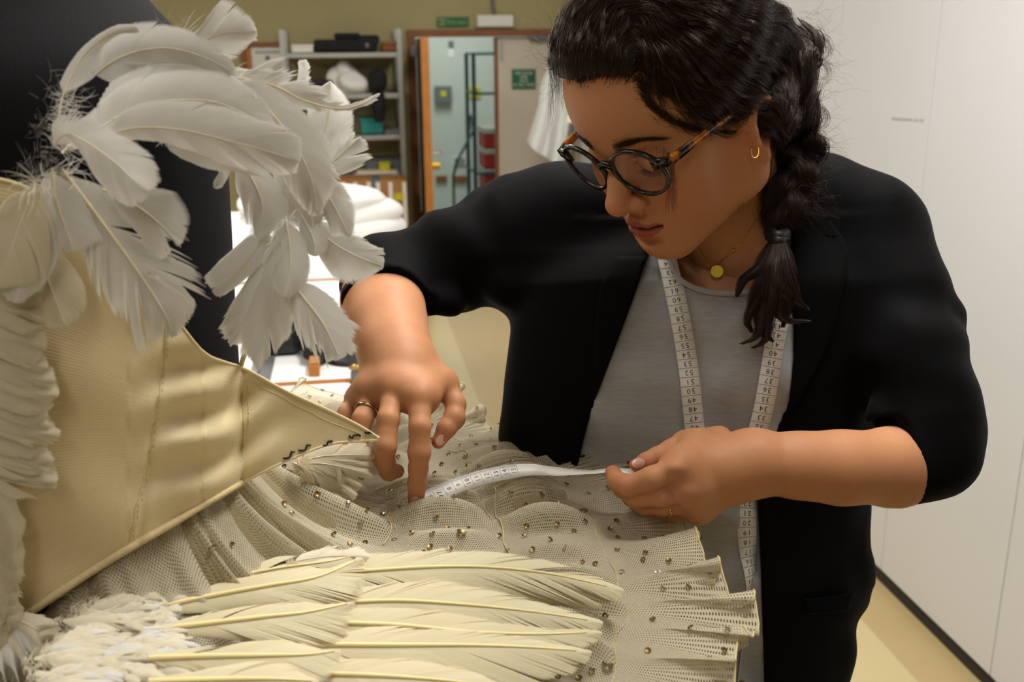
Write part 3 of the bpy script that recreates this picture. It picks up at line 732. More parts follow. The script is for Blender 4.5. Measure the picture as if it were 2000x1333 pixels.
H.cone((0, -.0425, .017), (0, -.056, .0035), .0062, .0055, .008)     # nose tip
for s in (-1, 1):
    H.ell((s * .0128, -.0465, .0065), (.0075, .0078, .0105), .006)   # wings
    H.ell((s * .0070, -.0535, .0095), (.0035, .003, .0058), .003, sub=True)
    H.ell((s * .0315, -.0095, -.0125), (.0145, .0125, .0125), .004)  # closed lids over the eyeballs
    H.cone((s * .017, -.0075, -.0035), (s * .045, -.010, -.014), .0016, .0012, .003)
H.ell((0, -.064, .0065), (.003, .006, .0022), .004, sub=True)        # philtrum
for s in (-1, 1):
    H.chain([(s * .001, -.0705, .0068), (s * .010, -.0703, .0048), (s * .0235, -.0768, -.0068)], [.0042, .0045, .0018], .0035)   # upper lip
    H.chain([(0, -.0805, .0058), (s * .011, -.0800, .0032), (s * .0225, -.0772, -.0068)], [.0056, .0052, .0018], .0035)         # lower lip
H.cone((-.022, -.0755, -.0035), (.022, -.0755, -.0035), .0008, .0008, 0)
for q in range(-9, 10):                                              # line between the lips
    x = q * .0024; H.ell((x, -.0757 - 6 * x * x * .3, .0085 - 26 * x * x), (.0022, .0011, .004), .0018, sub=True)
H.ell((0, -.0925, .004), (.016, .0045, .0045), .006, sub=True)       # fold under the lip
for s in (-1, 1):                                                    # ears
    c = np.array([s * .0735, -.033, -.096])
    H.ell(c, (.006, .026, .015), .008)
    ring = [(c[0] + s * .006, c[1] + .024 * math.sin(a), c[2] - .004 + .016 * math.cos(a)) for a in np.linspace(-.4, 3.9, 9)]
    H.chain(ring, [.0036] * 9, .004); H.ell((c[0] + s * .004, c[1] - .025, c[2] + .006), (.0055, .008, .0065), .004)
    H.ell((c[0] + s * .006, c[1] - .002, c[2] - .001), (.0055, .015, .0085), .004, sub=True)
    H.ell((c[0] + s * .005, c[1] - .008, c[2] + .0135), (.004, .005, .004), .004)
nb = cam_to_head(cc(1462, 570, 1.135))
H.cone((0, -.050, -.122), nb, .050, .060, .018)
hV, hF = H.surface()
# tone: lips, cheeks, nose
SK = np.array(srgb(196, 138, 97)[:3]); LIP = np.array(srgb(158, 82, 72)[:3]); BLUSH = np.array(srgb(204, 124, 92)[:3])
def gauss(V, c, r): return np.exp(-(((V - np.array(c)) / np.array(r)) ** 2).sum(1))
col = np.tile(SK, (len(hV), 1))
bl = np.clip(.55 * gauss(hV, (.045, -.04, -.015), (.02, .02, .03)) + .55 * gauss(hV, (-.045, -.04, -.015), (.02, .02, .03)) + .4 * gauss(hV, (0, -.040, .024), (.013, .012, .012)) + .7 * gauss(hV, (.074, -.03, -.1), (.02, .04, .03)), 0, 1)[:, None]
col = col * (1 - bl) + BLUSH * bl
x = hV[:, 0]; up = -.0668 - np.abs(x) * .06 - 9 * x * x; lo = -.0865 + 15 * x * x
lp = np.clip(np.minimum((up - hV[:, 1]), (hV[:, 1] - lo)) / .0016 + .4, 0, 1) * (np.abs(x) < .0245) * (hV[:, 2] > -.014)
col = col * (1 - lp[:, None]) + LIP * lp[:, None]
parts_V = [w_(head_c(hV))]; parts_F = [hF]; parts_C = [col]

# ---- right arm and hand (towards the skirt), left arm and hand: in the view frame
def J(px, py, d, r=None): return cc(px, py, d) if r is None else (cc(px, py, d), r * d / FPX)
def fld(points, m, h):
    a = np.array(points); return Field(a.min(0) - m, a.max(0) + m, h)
def arm_mesh(chains, palm, fore, h=.00145, kp=.02):
    allp = [p for c in chains for p, r in c] + [p for p, r in palm] + [p for p, r in fore]
    A = fld(allp, .05, h)
    A.chain([p for p, r in fore], [r for p, r in fore], 0, .03)
    for (p, r) in palm[1:]: A.cone(palm[0][0], p, palm[0][1], r, kp)
    for (p, r), (q, t) in zip(palm[1:-1], palm[2:]): A.cone(p, q, r * .95, t * .95, kp)
    for c in chains: A.chain([p for p, r in c], [r for p, r in c], .0035, .004)
    return A
rf = [[J(819, 779, .935, 24), J(820, 835, .918, 20.5), J(819, 884, .918, 21.5), J(817, 915, .928, 18.5), J(815, 945, .938, 18.5), J(812, 981, .952, 15.5)],
      [J(769, 762, .950, 23), J(758, 820, .925, 21), J(752, 872, .918, 22), J(752, 903, .935, 19), J(760, 921, .95, 18), J(776, 921, .962, 14)],
      [J(729, 770, .968, 22), J(708, 820, .945, 20), J(697, 866, .938, 20.5), J(704, 890, .955, 18), J(716, 902, .972, 15)],
      [J(700, 784, .988, 20), J(678, 808, .972, 18), J(664, 838, .966, 18), J(671, 866, .976, 16.5), J(684, 892, .985, 13.5)],
      [J(835, 742, .985, 26), J(872, 756, .982, 23), J(890, 790, .970, 19.5), J(887, 818, .960, 20.5), J(872, 838, .953, 18), J(856, 864, .950, 13.5)]]
rpalm = [J(785, 720, .992, 46), J(862, 750, .984, 25), J(820, 776, .942, 25), J(770, 760, .955, 25), J(730, 768, .972, 25), J(703, 782, .99, 22)]
rfore = [J(742, 528, 1.15, 70), J(748, 590, 1.09, 70), J(758, 640, 1.045, 65), J(772, 690, 1.005, 59), J(783, 728, .978, 52)]
A1 = arm_mesh(rf, rpalm, rfore)
for (p, r) in [J(819, 776, .929, 15), J(769, 760, .943, 15), J(727, 770, .96, 13)]: A1.ell(p, (r * .9, r * .9, r * .8), .008)
lf_ = [[J(1318, 916, .915, 24), J(1272, 935, .908, 22.5), J(1229, 950, .918, 21), J(1205, 940, .938, 18), J(1197, 925, .952, 16)],
       [J(1340, 958, .922, 23), J(1290, 969, .916, 20.5), J(1242, 972, .926, 19.5), J(1215, 955, .948, 17), J(1206, 940, .962, 15)],
       [J(1348, 985, .935, 20), J(1300, 990, .930, 18), J(1258, 988, .940, 17.5), J(1232, 972, .958, 16), J(1222, 958, .97, 14)],
       [J(1356, 1000, .955, 17), J(1315, 1003, .952, 15.5), J(1280, 996, .962, 15), J(1256, 982, .972, 13)],
       [J(1405, 858, .972, 26), J(1338, 866, .962, 24), J(1310, 880, .955, 20), J(1283, 893, .948, 18.5), J(1262, 902, .944, 16.5), J(1240, 909, .945, 11.5)]]
lpalm = [J(1470, 905, .955, 44), J(1360, 872, .955, 27), J(1325, 912, .922, 25), J(1345, 955, .928, 25), J(1356, 983, .942, 23), J(1366, 995, .958, 20)]
lfore = [J(1828, 903, 1.0, 58), J(1745, 913, .985, 66), J(1640, 914, .965, 60), J(1550, 909, .955, 51), J(1470, 903, .952, 46)]
A2 = arm_mesh(lf_, lpalm, lfore)
for (p, r) in [J(1317, 914, .903, 15), J(1340, 960, .912, 14)]: A2.ell(p, (r, r * .8, r * .8), .008)
KN = np.array(srgb(202, 112, 80)[:3])
def arm_add(A, chains, knuckles):
    V, F = A.surface(); c = np.tile(SK, (len(V), 1)); wgt = np.zeros(len(V))
    for ch in chains: wgt += .8 * gauss(V, ch[-1][0], (.012,) * 3) + .35 * gauss(V, ch[-3][0], (.010,) * 3)
    for k in knuckles: wgt += .45 * gauss(V, k, (.010,) * 3)
    wgt = np.clip(wgt, 0, .85)[:, None]; c = c * (1 - wgt) + KN * wgt
    parts_V.append(w_(V)); parts_F.append(F); parts_C.append(c)
arm_add(A1, rf, [rf[0][0][0], rf[1][0][0], rf[2][0][0]]); arm_add(A2, lf_, [lf_[0][0][0], lf_[1][0][0]])

# ---- torso profile by image row: left edge, right edge, depth of the axis, half depth
ROWS = np.array([[440, 1190, 1630, 1.115, .06], [500, 1060, 1720, 1.118, .085], [560, 1012, 1726, 1.12, .105], [640, 998, 1716, 1.125, .11], [740, 985, 1709, 1.13, .112], [850, 975, 1702, 1.14, .108],
                 [980, 968, 1690, 1.155, .108], [1060, 966, 1686, 1.17, .11], [1125, 966, 1699, 1.18, .113], [1190, 966, 1675, 1.19, .113], [1333, 968, 1642, 1.21, .115], [1480, 975, 1625, 1.24, .115]])
ry = (666.5 - ROWS[:, 0]) * ROWS[:, 3] / FPX; rcx = ((ROWS[:, 1] + ROWS[:, 2]) / 2 - 1000) * ROWS[:, 3] / FPX; ra = (ROWS[:, 2] - ROWS[:, 1]) / 2 * ROWS[:, 3] / FPX
def torso_sd(x, y, z, inset=0.0):
    yy = -y; o = -ry
    cx = np.interp(yy, o, rcx); a = np.interp(yy, o, ra) - inset; cz = np.interp(yy, o, ROWS[:, 3]); b = np.interp(yy, o, ROWS[:, 4]) - inset
    p = 2.5; q = (np.abs((x - cx) / a) ** p + np.abs((z - cz) / b) ** p) ** (1 / p)
    return (q - 1) * b * .9
def body_field(h, inset):
    B = Field((-.235, ry[-1] - .02, .90), (.56, .23, 1.40), h)
    w = B.win(B.lo, (.56, ry[0], 1.4)); x, y, z = B.pts(w)
    d = torso_sd(x, y, z, inset); e = y - (ry[0] - inset); kk = .07; hh = np.maximum(kk - np.abs(d - e), 0) / kk; B.F[w] = (np.maximum(d, e) + hh * hh * kk * .25).astype(np.float32)
    return B
SHR = cc(1090, 425, 1.14); SHL = cc(1712, 440, 1.09); NK = cc(1440, 400, 1.13)
def arm_sleeve(B, inset, k=.04):
    r = lambda px, d: px * d / FPX - inset
    B.chain([SHR, cc(1000, 466, 1.14), cc(900, 505, 1.14), cc(800, 533, 1.135), cc(750, 545, 1.12)], [r(90, 1.14), r(99, 1.14), r(86, 1.14), r(76, 1.13), r(72, 1.12)], k, .03)
    B.chain([SHL, cc(1755, 570, 1.06), cc(1786, 700, 1.02), cc(1818, 815, 1.0), cc(1826, 890, .995)], [r(76, 1.09), r(82, 1.06), r(86, 1.02), r(84, 1.0), r(73, .995)], k, .03)
    B.chain([SHR, NK, SHL], [r(84, 1.14), r(92, 1.13), r(74, 1.09)], .05, .05)
    B.ell(cc(1600, 385, 1.12), (r(78, 1.12),) * 3, .05)
    return B
# blazer
BZ = body_field(.0042, 0.0)
arm_sleeve(BZ, 0.0)
BZ.chain([cc(1826, 890, .995), cc(1760, 912, .985)], [73 * .995 / FPX, 70 * .985 / FPX], .03, .03)      # pushed-up left sleeve
BZ.chain([cc(748, 545, 1.12), cc(751, 598, 1.066)], [75 * 1.12 / FPX, 80 * 1.066 / FPX], .02, .02)        # pushed-up right sleeve
for (px, py, d, r) in [(1902, 838, .99, 14), (1893, 868, .99, 16), (1862, 615, 1.03, 22), (1872, 900, .985, 22), (1716, 805, 1.0, 18), (1722, 835, .995, 12),
                       (830, 600, 1.09, 18), (878, 588, 1.1, 24), (980, 560, 1.1, 26), (1015, 555, 1.1, 28), (850, 448, 1.13, 16), (990, 372, 1.13, 18), (925, 402, 1.14, 20)]:
    BZ.ell(cc(px, py, d), (r * d / FPX,) * 3, .02)
w = BZ.win(BZ.lo, BZ.lo + BZ.n * BZ.h); x, y, z = BZ.pts(w)
BZ.F += (.0022 * np.sin(46 * x + 30 * y + 20 * z + 3 * np.sin(21 * y)) * np.sin(33 * y - 25 * x + 1.0) * np.clip((x - .36) / .03, 0, 1) + .003 * np.sin(60 * x + 70 * y) * np.clip((-.01 - x) / .03, 0, 1)
         + .0008 * np.sin(25 * x + 4 * np.sin(8 * y)) * np.clip((x - .26) / .03, 0, 1)).astype(np.float32)
OPEN = [(1330, 380), (1290, 430), (1264, 495), (1240, 570), (1214, 640), (1184, 720), (1160, 790), (1142, 850), (1130, 905), (1118, 1560), (1500, 1560), (1490, 1250), (1485, 1080), (1480, 960), (1500, 870), (1534, 800), (1546, 700), (1549, 620), (1547, 540), (1545, 440), (1535, 380)]
def open_sd(B, front):
    w = B.win(B.lo, B.lo + B.n * B.h); x, y, z = B.pts(w)
    px = 1000 + FPX * x / z; py = 666.5 - FPX * y / z
    sd = poly_sd(np.broadcast_to(px, B.F.shape), np.broadcast_to(py, B.F.shape), OPEN) * z / FPX
    return np.maximum(sd, z - front)
BZ.F = np.maximum(BZ.F, -open_sd(BZ, 1.15)).astype(np.float32)
def cut_beyond(B, p, n, c, r):   # cut a sleeve end by a plane, only near it
    w = B.win(np.asarray(c) - r, np.asarray(c) + r); x, y, z = B.pts(w); n = unit(n)
    d = (x - p[0]) * n[0] + (y - p[1]) * n[1] + (z - p[2]) * n[2]
    near = np.sqrt((x - c[0]) ** 2 + (y - c[1]) ** 2 + (z - c[2]) ** 2) - r * .92
    B.F[w] = np.maximum(B.F[w], np.minimum(d, -near)).astype(np.float32)
def carve(B, pts, rad):
    C = Field(np.min(pts, 0) - max(rad) - .01, np.max(pts, 0) + max(rad) + .01, B.h)
    w = B.win(C.lo, C.lo + (C.n - 1) * C.h); x, y, z = B.pts(w); f = None
    for a, b, ra_, rb_ in zip(pts[:-1], pts[1:], rad[:-1], rad[1:]):
        ab = b - a; t = np.clip(((x - a[0]) * ab[0] + (y - a[1]) * ab[1] + (z - a[2]) * ab[2]) / (ab @ ab), 0, 1)
        d = np.sqrt((x - a[0] - t * ab[0]) ** 2 + (y - a[1] - t * ab[1]) ** 2 + (z - a[2] - t * ab[2]) ** 2) - (ra_ + t * (rb_ - ra_)); f = d if f is None else np.minimum(f, d)
    B.F[w] = np.maximum(B.F[w], -f).astype(np.float32)
cut_beyond(BZ, cc(1748, 912, .985), cc(1640, 914, .965) - cc(1790, 905, .99), cc(1750, 912, .985), .055)
cut_beyond(BZ, cc(751, 592, 1.072), cc(758, 640, 1.045) - cc(742, 535, 1.14), cc(752, 600, 1.06), .062)
carve(BZ, [cc(1800, 905, .99), cc(1745, 913, .985), cc(1640, 914, .965)], [.031, .0355, .034])
carve(BZ, [cc(746, 560, 1.11), cc(748, 590, 1.09), cc(758, 640, 1.045)], [.037, .0408, .0385])
# T-shirt
TE = body_field(.0042, .011)
TE.chain([SHR + np.array([.06, -.01, 0]), NK + np.array([0, -.028, 0]), SHL - np.array([.06, .01, 0])], [.035, .040, .035], .05, .05)
TE.ell(cc(1275, 740, 1.096), (.08, .085, .06), .05); TE.ell(cc(1465, 735, 1.092), (.08, .085, .06), .05)
w = TE.win(TE.lo, TE.lo + TE.n * TE.h); x, y, z = TE.pts(w)
TE.F += (.0038 * np.sin(55 * x + 38 * y + 2 * np.sin(25 * x)) * np.clip((-y + .02) / .1, 0, 1) + .0018 * np.sin(90 * y + 35 * x + 3 * np.sin(12 * x))).astype(np.float32)
px = 1000 + FPX * x / z; py = 666.5 - FPX * y / z
NECK = [(1200, 100), (1292, 470), (1304, 500), (1322, 535), (1350, 556), (1392, 567), (1440, 568), (1490, 556), (1530, 530), (1552, 490), (1620, 100)]
sdn = poly_sd(np.broadcast_to(px, TE.F.shape), np.broadcast_to(py, TE.F.shape), NECK) * z / FPX
TE.F = np.maximum(TE.F, -sdn).astype(np.float32)
sdo = poly_sd(np.broadcast_to(px, TE.F.shape), np.broadcast_to(py, TE.F.shape), OPEN) * z / FPX
TE.F = np.maximum(TE.F, sdo - .003).astype(np.float32)
# body under the clothes
BD = body_field(.006, .022)
w = BD.win(BD.lo, BD.lo + BD.n * BD.h); x, y, z = BD.pts(w); BD.F = np.maximum(BD.F, y - (666.5 - 650) * 1.11 / FPX + 0 * x).astype(np.float32)
BD.chain([SHR, cc(1000, 466, 1.14), cc(900, 505, 1.14), cc(752, 545, 1.13)], [.034, .036, .034, .030], .03)
BD.chain([SHL, cc(1755, 570, 1.06), cc(1786, 700, 1.02), cc(1822, 890, 1.0)], [.028, .032, .032, .028], .03)
BD.chain([SHR, cc(1450, 520, 1.15), SHL], [.030, .050, .022], .03, .04)
BD.cone(cc(1462, 580, 1.14), cc(1450, 380, 1.10), .050, .036, .03)
BD.cone(cc(1455, 430, 1.125), cc(1400, 660, 1.115), .046, .085, .04)
bV, bF = BD.surface(); parts_V.append(w_(bV)); parts_F.append(bF); parts_C.append(np.tile(SK, (len(bV), 1)))
off = np.cumsum([0] + [len(v) for v in parts_V])
parts_F = [orient(v, f) for v, f in zip(parts_V, parts_F)]
body = mesh('body', np.vstack(parts_V), np.vstack([f + o for f, o in zip(parts_F, off)]), M_skin, woman, attrs={'tone': np.vstack(parts_C)})
zV, zF = BZ.surface(); blazer = mesh('blazer', w_(zV), orient(w_(zV), zF), M_blazer, woman)
tV, tF = TE.surface(); tee = mesh('t_shirt', w_(tV), orient(w_(tV), tF), M_tee, woman)
# neckband, lapel, pocket flap on the clothes
def draped(fields, pts, off_=.0015, n=40):
    sp = spline(np.array([(a, b, 0) for a, b in pts], float), n); c, h_ = drape(fields, sp[:, 0], sp[:, 1]); return c + np.array([0, 0, -off_])
nb_ = draped([TE], [(1304, 506), (1321, 540), (1350, 561), (1392, 572), (1440, 573), (1488, 561), (1526, 537)])
tube_obj('neckband', w_(nb_), .0032, M_tee, tee, 8)
def patch(name, corners_l, corners_r, fields, m, par, nu=26, nv=9, off_=.003, thick=.002, lift=None):
    a = spline(np.array([(p[0], p[1], 0) for p in corners_l], float), nu); b = spline(np.array([(p[0], p[1], 0) for p in corners_r], float), nu)
    t = np.linspace(0, 1, nv)[None, :, None]; g = a[:, None] * (1 - t) + b[:, None] * t
    c, h_ = drape(fields, g[..., 0], g[..., 1], off=off_)
    dd = c[..., 2]; dd = np.where(np.abs(dd - np.median(dd)) > .12, np.median(dd), dd); c = np.stack([(g[..., 0] - 1000) / FPX * dd, (666.5 - g[..., 1]) / FPX * dd, dd], -1)
    if lift is not None: c[..., 2] -= lift
    V = c.reshape(-1, 3); back = V.copy(); back[:, 2] += thick; n = len(V); Fq = grid_faces(nu, nv)
    edge = list(range(nv)) + [i * nv + nv - 1 for i in range(1, nu)] + [(nu - 1) * nv + j for j in range(nv - 2, -1, -1)] + [i * nv for i in range(nu - 2, 0, -1)]
    side = [[edge[i], edge[(i + 1) % len(edge)], edge[(i + 1) % len(edge)] + n, edge[i] + n] for i in range(len(edge))]
    return mesh(name, w_(np.vstack([V, back])), np.vstack([Fq, Fq[:, ::-1] + n, np.array(side)]), m, par)
patch('lapel', [(1552, 420), (1552, 500), (1552, 600), (1551, 700), (1540, 800)], [(1600, 400), (1655, 485), (1645, 570), (1610, 690), (1546, 805)], [BZ], M_blazer, blazer, off_=.004)
patch('collar', [(1556, 395), (1560, 430), (1566, 462)], [(1630, 380), (1640, 420), (1640, 466)], [BZ], M_blazer, blazer, nu=10, off_=.004)
patch('lapel', [(1264, 500), (1240, 575), (1214, 645), (1184, 725), (1163, 780)], [(1205, 500), (1174, 560), (1164, 640), (1162, 720), (1160, 782)], [BZ], M_blazer, blazer, off_=.004)
patch('pocket_flap', [(1572, 1172), (1630, 1166), (1672, 1158)], [(1574, 1202), (1632, 1198), (1660, 1192)], [BZ], M_blazer, blazer, nu=14, off_=.004)
# finger nails
def nail(field, cx, cy, ax, a, b):
    th = np.radians(ax); u = np.linspace(-1, 1, 9); Ug, Vg = np.meshgrid(u, u, indexing='ij'); rr = np.sqrt(Ug ** 2 + Vg ** 2)
    X = Ug * np.sqrt(1 - Vg ** 2 / 2); Y = Vg * np.sqrt(1 - Ug ** 2 / 2)
    px = cx + a * X * math.cos(th) - b * Y * math.sin(th); py = cy + a * X * math.sin(th) + b * Y * math.cos(th)
    c, h_ = drape([field], px, py); c[..., 2] -= .0005 + .0002 * (1 - rr ** 2).clip(0)
    V = c.reshape(-1, 3)
    mesh('fingernail', w_(V), grid_faces(9, 9), M_nail, body)
nail(A1, 812, 980, 90, 10, 9.5); nail(A1, 861, 860, 122, 12, 9); nail(A1, 681, 892, 55, 6, 7)
nail(A2, 1247, 905, 168, 13, 9.5)
# trousers and shoes below the frame
def cz(x, y, z): return np.array([x, y, z])
tr = MB(); hipw = P(1330, 1400, 1.24)
for sx in (-1, 1):
    p = [np.array([hipw[0] + sx * .075, hipw[1] + .02, hipw[2] + .12]), np.array([hipw[0] + sx * .085, hipw[1] + .06, .75]), np.array([hipw[0] + sx * .095, hipw[1] + .09, .42]), np.array([hipw[0] + sx * .1, hipw[1] + .12, .075])]
    tr.tube(spline(p, 14), np.interp(np.linspace(0, 1, 14), [0, .3, .6, 1], [.105, .088, .06, .055]), 16)
tro = tr.build('trousers', M_trouser, woman, True)
for sx in (-1, 1):
    c = np.array([hipw[0] + sx * .1, hipw[1] + .12, 0]); b = MB(); b.box(c + (-.045, -.19, 0.001), c + (.045, .07, .07), .03); b.build('shoe', M_black, woman, True)

# ---- hair
FACE = [(1040, 150), (1092, 152), (1118, 158), (1132, 150), (1170, 148), (1215, 146), (1245, 150), (1262, 185), (1285, 208), (1320, 232), (1350, 243), (1390, 250), (1440, 255), (1478, 258), (1500, 272), (1503, 330), (1490, 420), (1480, 700), (1000, 700)]
R = lambda r, d: r * d / FPX
HB = Field((.02, .14, .80), (.36, .40, 1.22), .003)
HB.ell(head_c((0, .036, -.090)), np.array([.0835, .097, .107]) * HS, 0, ax=[HL, HU, HF])
for (px_, py_, d, r) in [(1168, 70, .93, 62), (1146, 108, .93, 40), (1215, 60, .93, 72), (1116, 138, .935, 18), (1330, 60, .95, 110), (1420, 90, .98, 110), (1480, 140, 1.0, 95), (1525, 190, 1.03, 72), (1560, 90, 1.06, 42), (1558, 235, 1.06, 38), (1466, 222, .935, 30), (1497, 236, .945, 32), (1448, 212, .932, 34), (1512, 225, .96, 40), (1440, 190, .97, 62), (1350, 170, .95, 58), (1520, 245, 1.03, 40)]:
    HB.ell(cc(px_, py_, d), (R(r, d),) * 3, .025)
w = HB.win(HB.lo, HB.lo + HB.n * HB.h); x, y, z = HB.pts(w)
px = 1000 + FPX * x / z; py = 666.5 - FPX * y / z
HB.F += (.0022 * np.sin(70 * x - 95 * y + 60 * z + 3 * np.sin(30 * x)) ).astype(np.float32)
sdf_ = poly_sd(np.broadcast_to(px, HB.F.shape), np.broadcast_to(py, HB.F.shape), FACE) * z / FPX
thin = np.where(px < 1240, .0055, .0115) * np.clip(1 - np.maximum(sdf_, 0) / np.where(px < 1240, .012, .022), 0, 1) * np.clip((1470 - px) / 40, 0, 1)
HB.F = np.maximum(HB.F + thin, -np.maximum(sdf_, z - 1.10)).astype(np.float32)
kV, kF = HB.surface()
hair = mesh('hair', w_(kV), orient(w_(kV), kF), M_hairbase, woman)
GUIDE = np.array([[1110, 140, -.15, -1], [1095, 110, .0, -1], [1120, 60, .35, -1], [1150, 130, .05, -1], [1180, 80, .15, -1], [1150, 20, .5, -.8], [1215, 130, .12, -1], [1215, 50, .3, -.9], [1235, 20, .9, -.2],
                  [1262, 60, .35, .9], [1262, 130, .45, .9], [1300, 190, .75, .75], [1345, 225, .9, .45], [1440, 245, 1, .12], [1500, 255, 1, .15], [1300, 90, .75, .65], [1360, 140, .85, .6], [1420, 190, .95, .4], [1340, 30, .95, .3], [1420, 60, .95, .4],
                  [1480, 120, .85, .5], [1500, 40, 1, .2], [1560, 60, .6, .8], [1585, 110, -.1, 1], [1570, 180, -.3, 1], [1540, 230, -.3, .95], [1520, 265, .1, 1], [1480, 215, .95, .45]], float)
def flow(px_, py_):
    d2 = (px_[:, None] - GUIDE[:, 0]) ** 2 + (py_[:, None] - GUIDE[:, 1]) ** 2 + 60; wt = 1 / d2 ** 1.6; wt /= wt.sum(1, keepdims=True)
    v = wt @ GUIDE[:, 2:]; return v / np.maximum(np.linalg.norm(v, axis=1, keepdims=True), 1e-6)
def grow(n, steps, step_px, lift, wave, seed):
    r = np.random.default_rng(seed); sx = r.uniform(1070, 1620, n * 3); sy = r.uniform(-170, 275, n * 3)
    c, h_ = drape([HB], sx, sy, .75, 1.2); ok = h_ & (c[:, 2] < 1.16); sx, sy, c = sx[ok][:n], sy[ok][:n], c[ok][:n]; n = len(sx)
    pts = np.zeros((n, steps, 3)); lf = r.uniform(0, lift, n); ph = r.uniform(0, 6.28, n); lam = r.uniform(55, 120, n); amp = r.uniform(.3, 1, n) * wave
    clump = np.floor(sx / 26) * 7.1 + np.floor(sy / 26) * 3.3; ph = .6 * ph * .5 + clump
    px_, py_ = sx.copy(), sy.copy(); g0 = c
    for i in range(steps):
        v = flow(px_, py_); s_ = i * step_px; wv = np.cos(s_ / lam * 6.28 + ph) * amp
        cur, hh = drape([HB], px_, py_, .75, 1.25); nrm = HB.grad(cur)
        bad = ~hh | (cur[:, 2] > 1.2); cur[bad] = g0[bad] + np.array([0, -.004, .002])
        g0 = cur; pts[:, i] = cur + nrm * (.0012 + lf[:, None] * (.6 + .4 * np.sin(s_ / lam * 6.28 + ph)[:, None]))
        vx = v[:, 0] - v[:, 1] * wv; vy = v[:, 1] + v[:, 0] * wv
        stop = bad; px_ = np.where(stop, px_, px_ + vx * step_px); py_ = np.where(stop, py_, py_ + vy * step_px)
    return [w_(p) for p in pts]
st = grow(7500, 16, 8.5, .007, .45, 5)
curves_obj('hair_strands', st, .00016, M_hair, hair)
lock_r = np.random.default_rng(8)
st2 = []                                                             # raised wavy locks
for s in grow(230, 20, 9, .010, .7, 9):
    for q in range(14):
        o = lock_r.normal(0, .0016, 3); st2.append(s + o * np.linspace(.4, 1.4, len(s))[:, None])
curves_obj('hair_locks', st2, .00016, M_hair, hair)
base_ = []
class HairSkin:                                           # the head's field, asked in the view frame
    def __init__(s):
        c = head_c(np.array([[x, y, z] for x in (H.lo[0], H.ax[0][-1]) for y in (H.lo[1], H.ax[1][-1]) for z in (H.lo[2], H.ax[2][-1])])); s.lo = c.min(0); s.h = 1.0; s.n = (c.max(0) - c.min(0)) + 1
    def sample(s, c):
        q = cam_to_head(c); inb = np.all((q > H.lo) & (q < H.lo + (H.n - 1) * H.h), -1); return np.where(inb, H.sample(q) * HS, .02)
fl_ = []                                                             # flyaway hairs
rr = np.random.default_rng(12)
for q in range(230):
    t = rr.random()
    if t < .65: a = cc(rr.uniform(1560, 1600), rr.uniform(20, 330), 1.06); dr = np.array([rr.uniform(.2, 1), rr.uniform(-.8, .5), rr.uniform(-.5, .5)])
    elif t < 1.1: a = cc(rr.uniform(1088, 1125), rr.uniform(70, 160), .935); dr = np.array([-rr.uniform(.2, 1), rr.uniform(-.8, .9), rr.uniform(-.5, .5)])
    else: a = cc(rr.uniform(1140, 1420), rr.uniform(140, 250), .915); dr = np.array([rr.uniform(-.6, .6), -rr.uniform(.1, 1), -.1])
    L = rr.uniform(.012, .05) * (.35 if t >= .9 else 1); k = np.linspace(0, 1, 14)[:, None]; cu = np.cross(dr, rr.normal(0, 1, 3))
    fl_.append(w_(a + unit(dr) * L * k + unit(cu) * L * .7 * k ** 2 * rr.uniform(-1, 1) + .0015 * np.sin(k * 14 + q)))
for (x0, y0) in ((1580, 60), (1590, 75), (1585, 210), (1590, 120)):  # a few curls at the back
    for q in range(16):
        k = np.linspace(0, 1, 20); r0 = rr.uniform(10, 24); fl_.append(w_(np.stack([((x0 + 12 + r0 * np.sin(k * 5.2) - 1000) + rr.uniform(-3, 3)) / FPX * 1.06, (666.5 - (y0 + 18 - r0 * np.cos(k * 5.2) + k * 10 + rr.uniform(-3, 3))) / FPX * 1.06, np.full(20, 1.06) + rr.normal(0, .004)], -1)))
for q in range(900):                                                 # fine short hairs along the hairline
    t = rr.random(); bx_ = np.interp(t, np.linspace(0, 1, 9), [1125, 1160, 1205, 1245, 1262, 1285, 1320, 1360, 1420]); by_ = np.interp(t, np.linspace(0, 1, 9), [158, 150, 148, 151, 186, 209, 232, 246, 255])
    x0_ = bx_ + rr.normal(-4, 6) * (t > .4); y0_ = by_ + abs(rr.normal(0, 7)); qx = [x0_]; qy = [y0_]; L = rr.uniform(14, 40)
    for i in range(7):
        v = flow(np.array([qx[-1]]), np.array([qy[-1]]))[0]; v = v + rr.normal(0, .25, 2); qx.append(qx[-1] + v[0] * L / 7); qy.append(qy[-1] + v[1] * L / 7)
    base_.append((qx, qy))
qx = np.array([b[0] for b in base_]); qy = np.array([b[1] for b in base_]); cc_, hh = drape([HairSkin(), HB], qx, qy, .8, 1.1)
for i in range(len(base_)):
    if hh[i].all(): fl_.append(w_(cc_[i] - np.array([0, 0, .0012]) * np.linspace(.3, 1.6, 8)[:, None]))
curves_obj('flyaway_hairs', fl_, .00013, M_hair, hair)
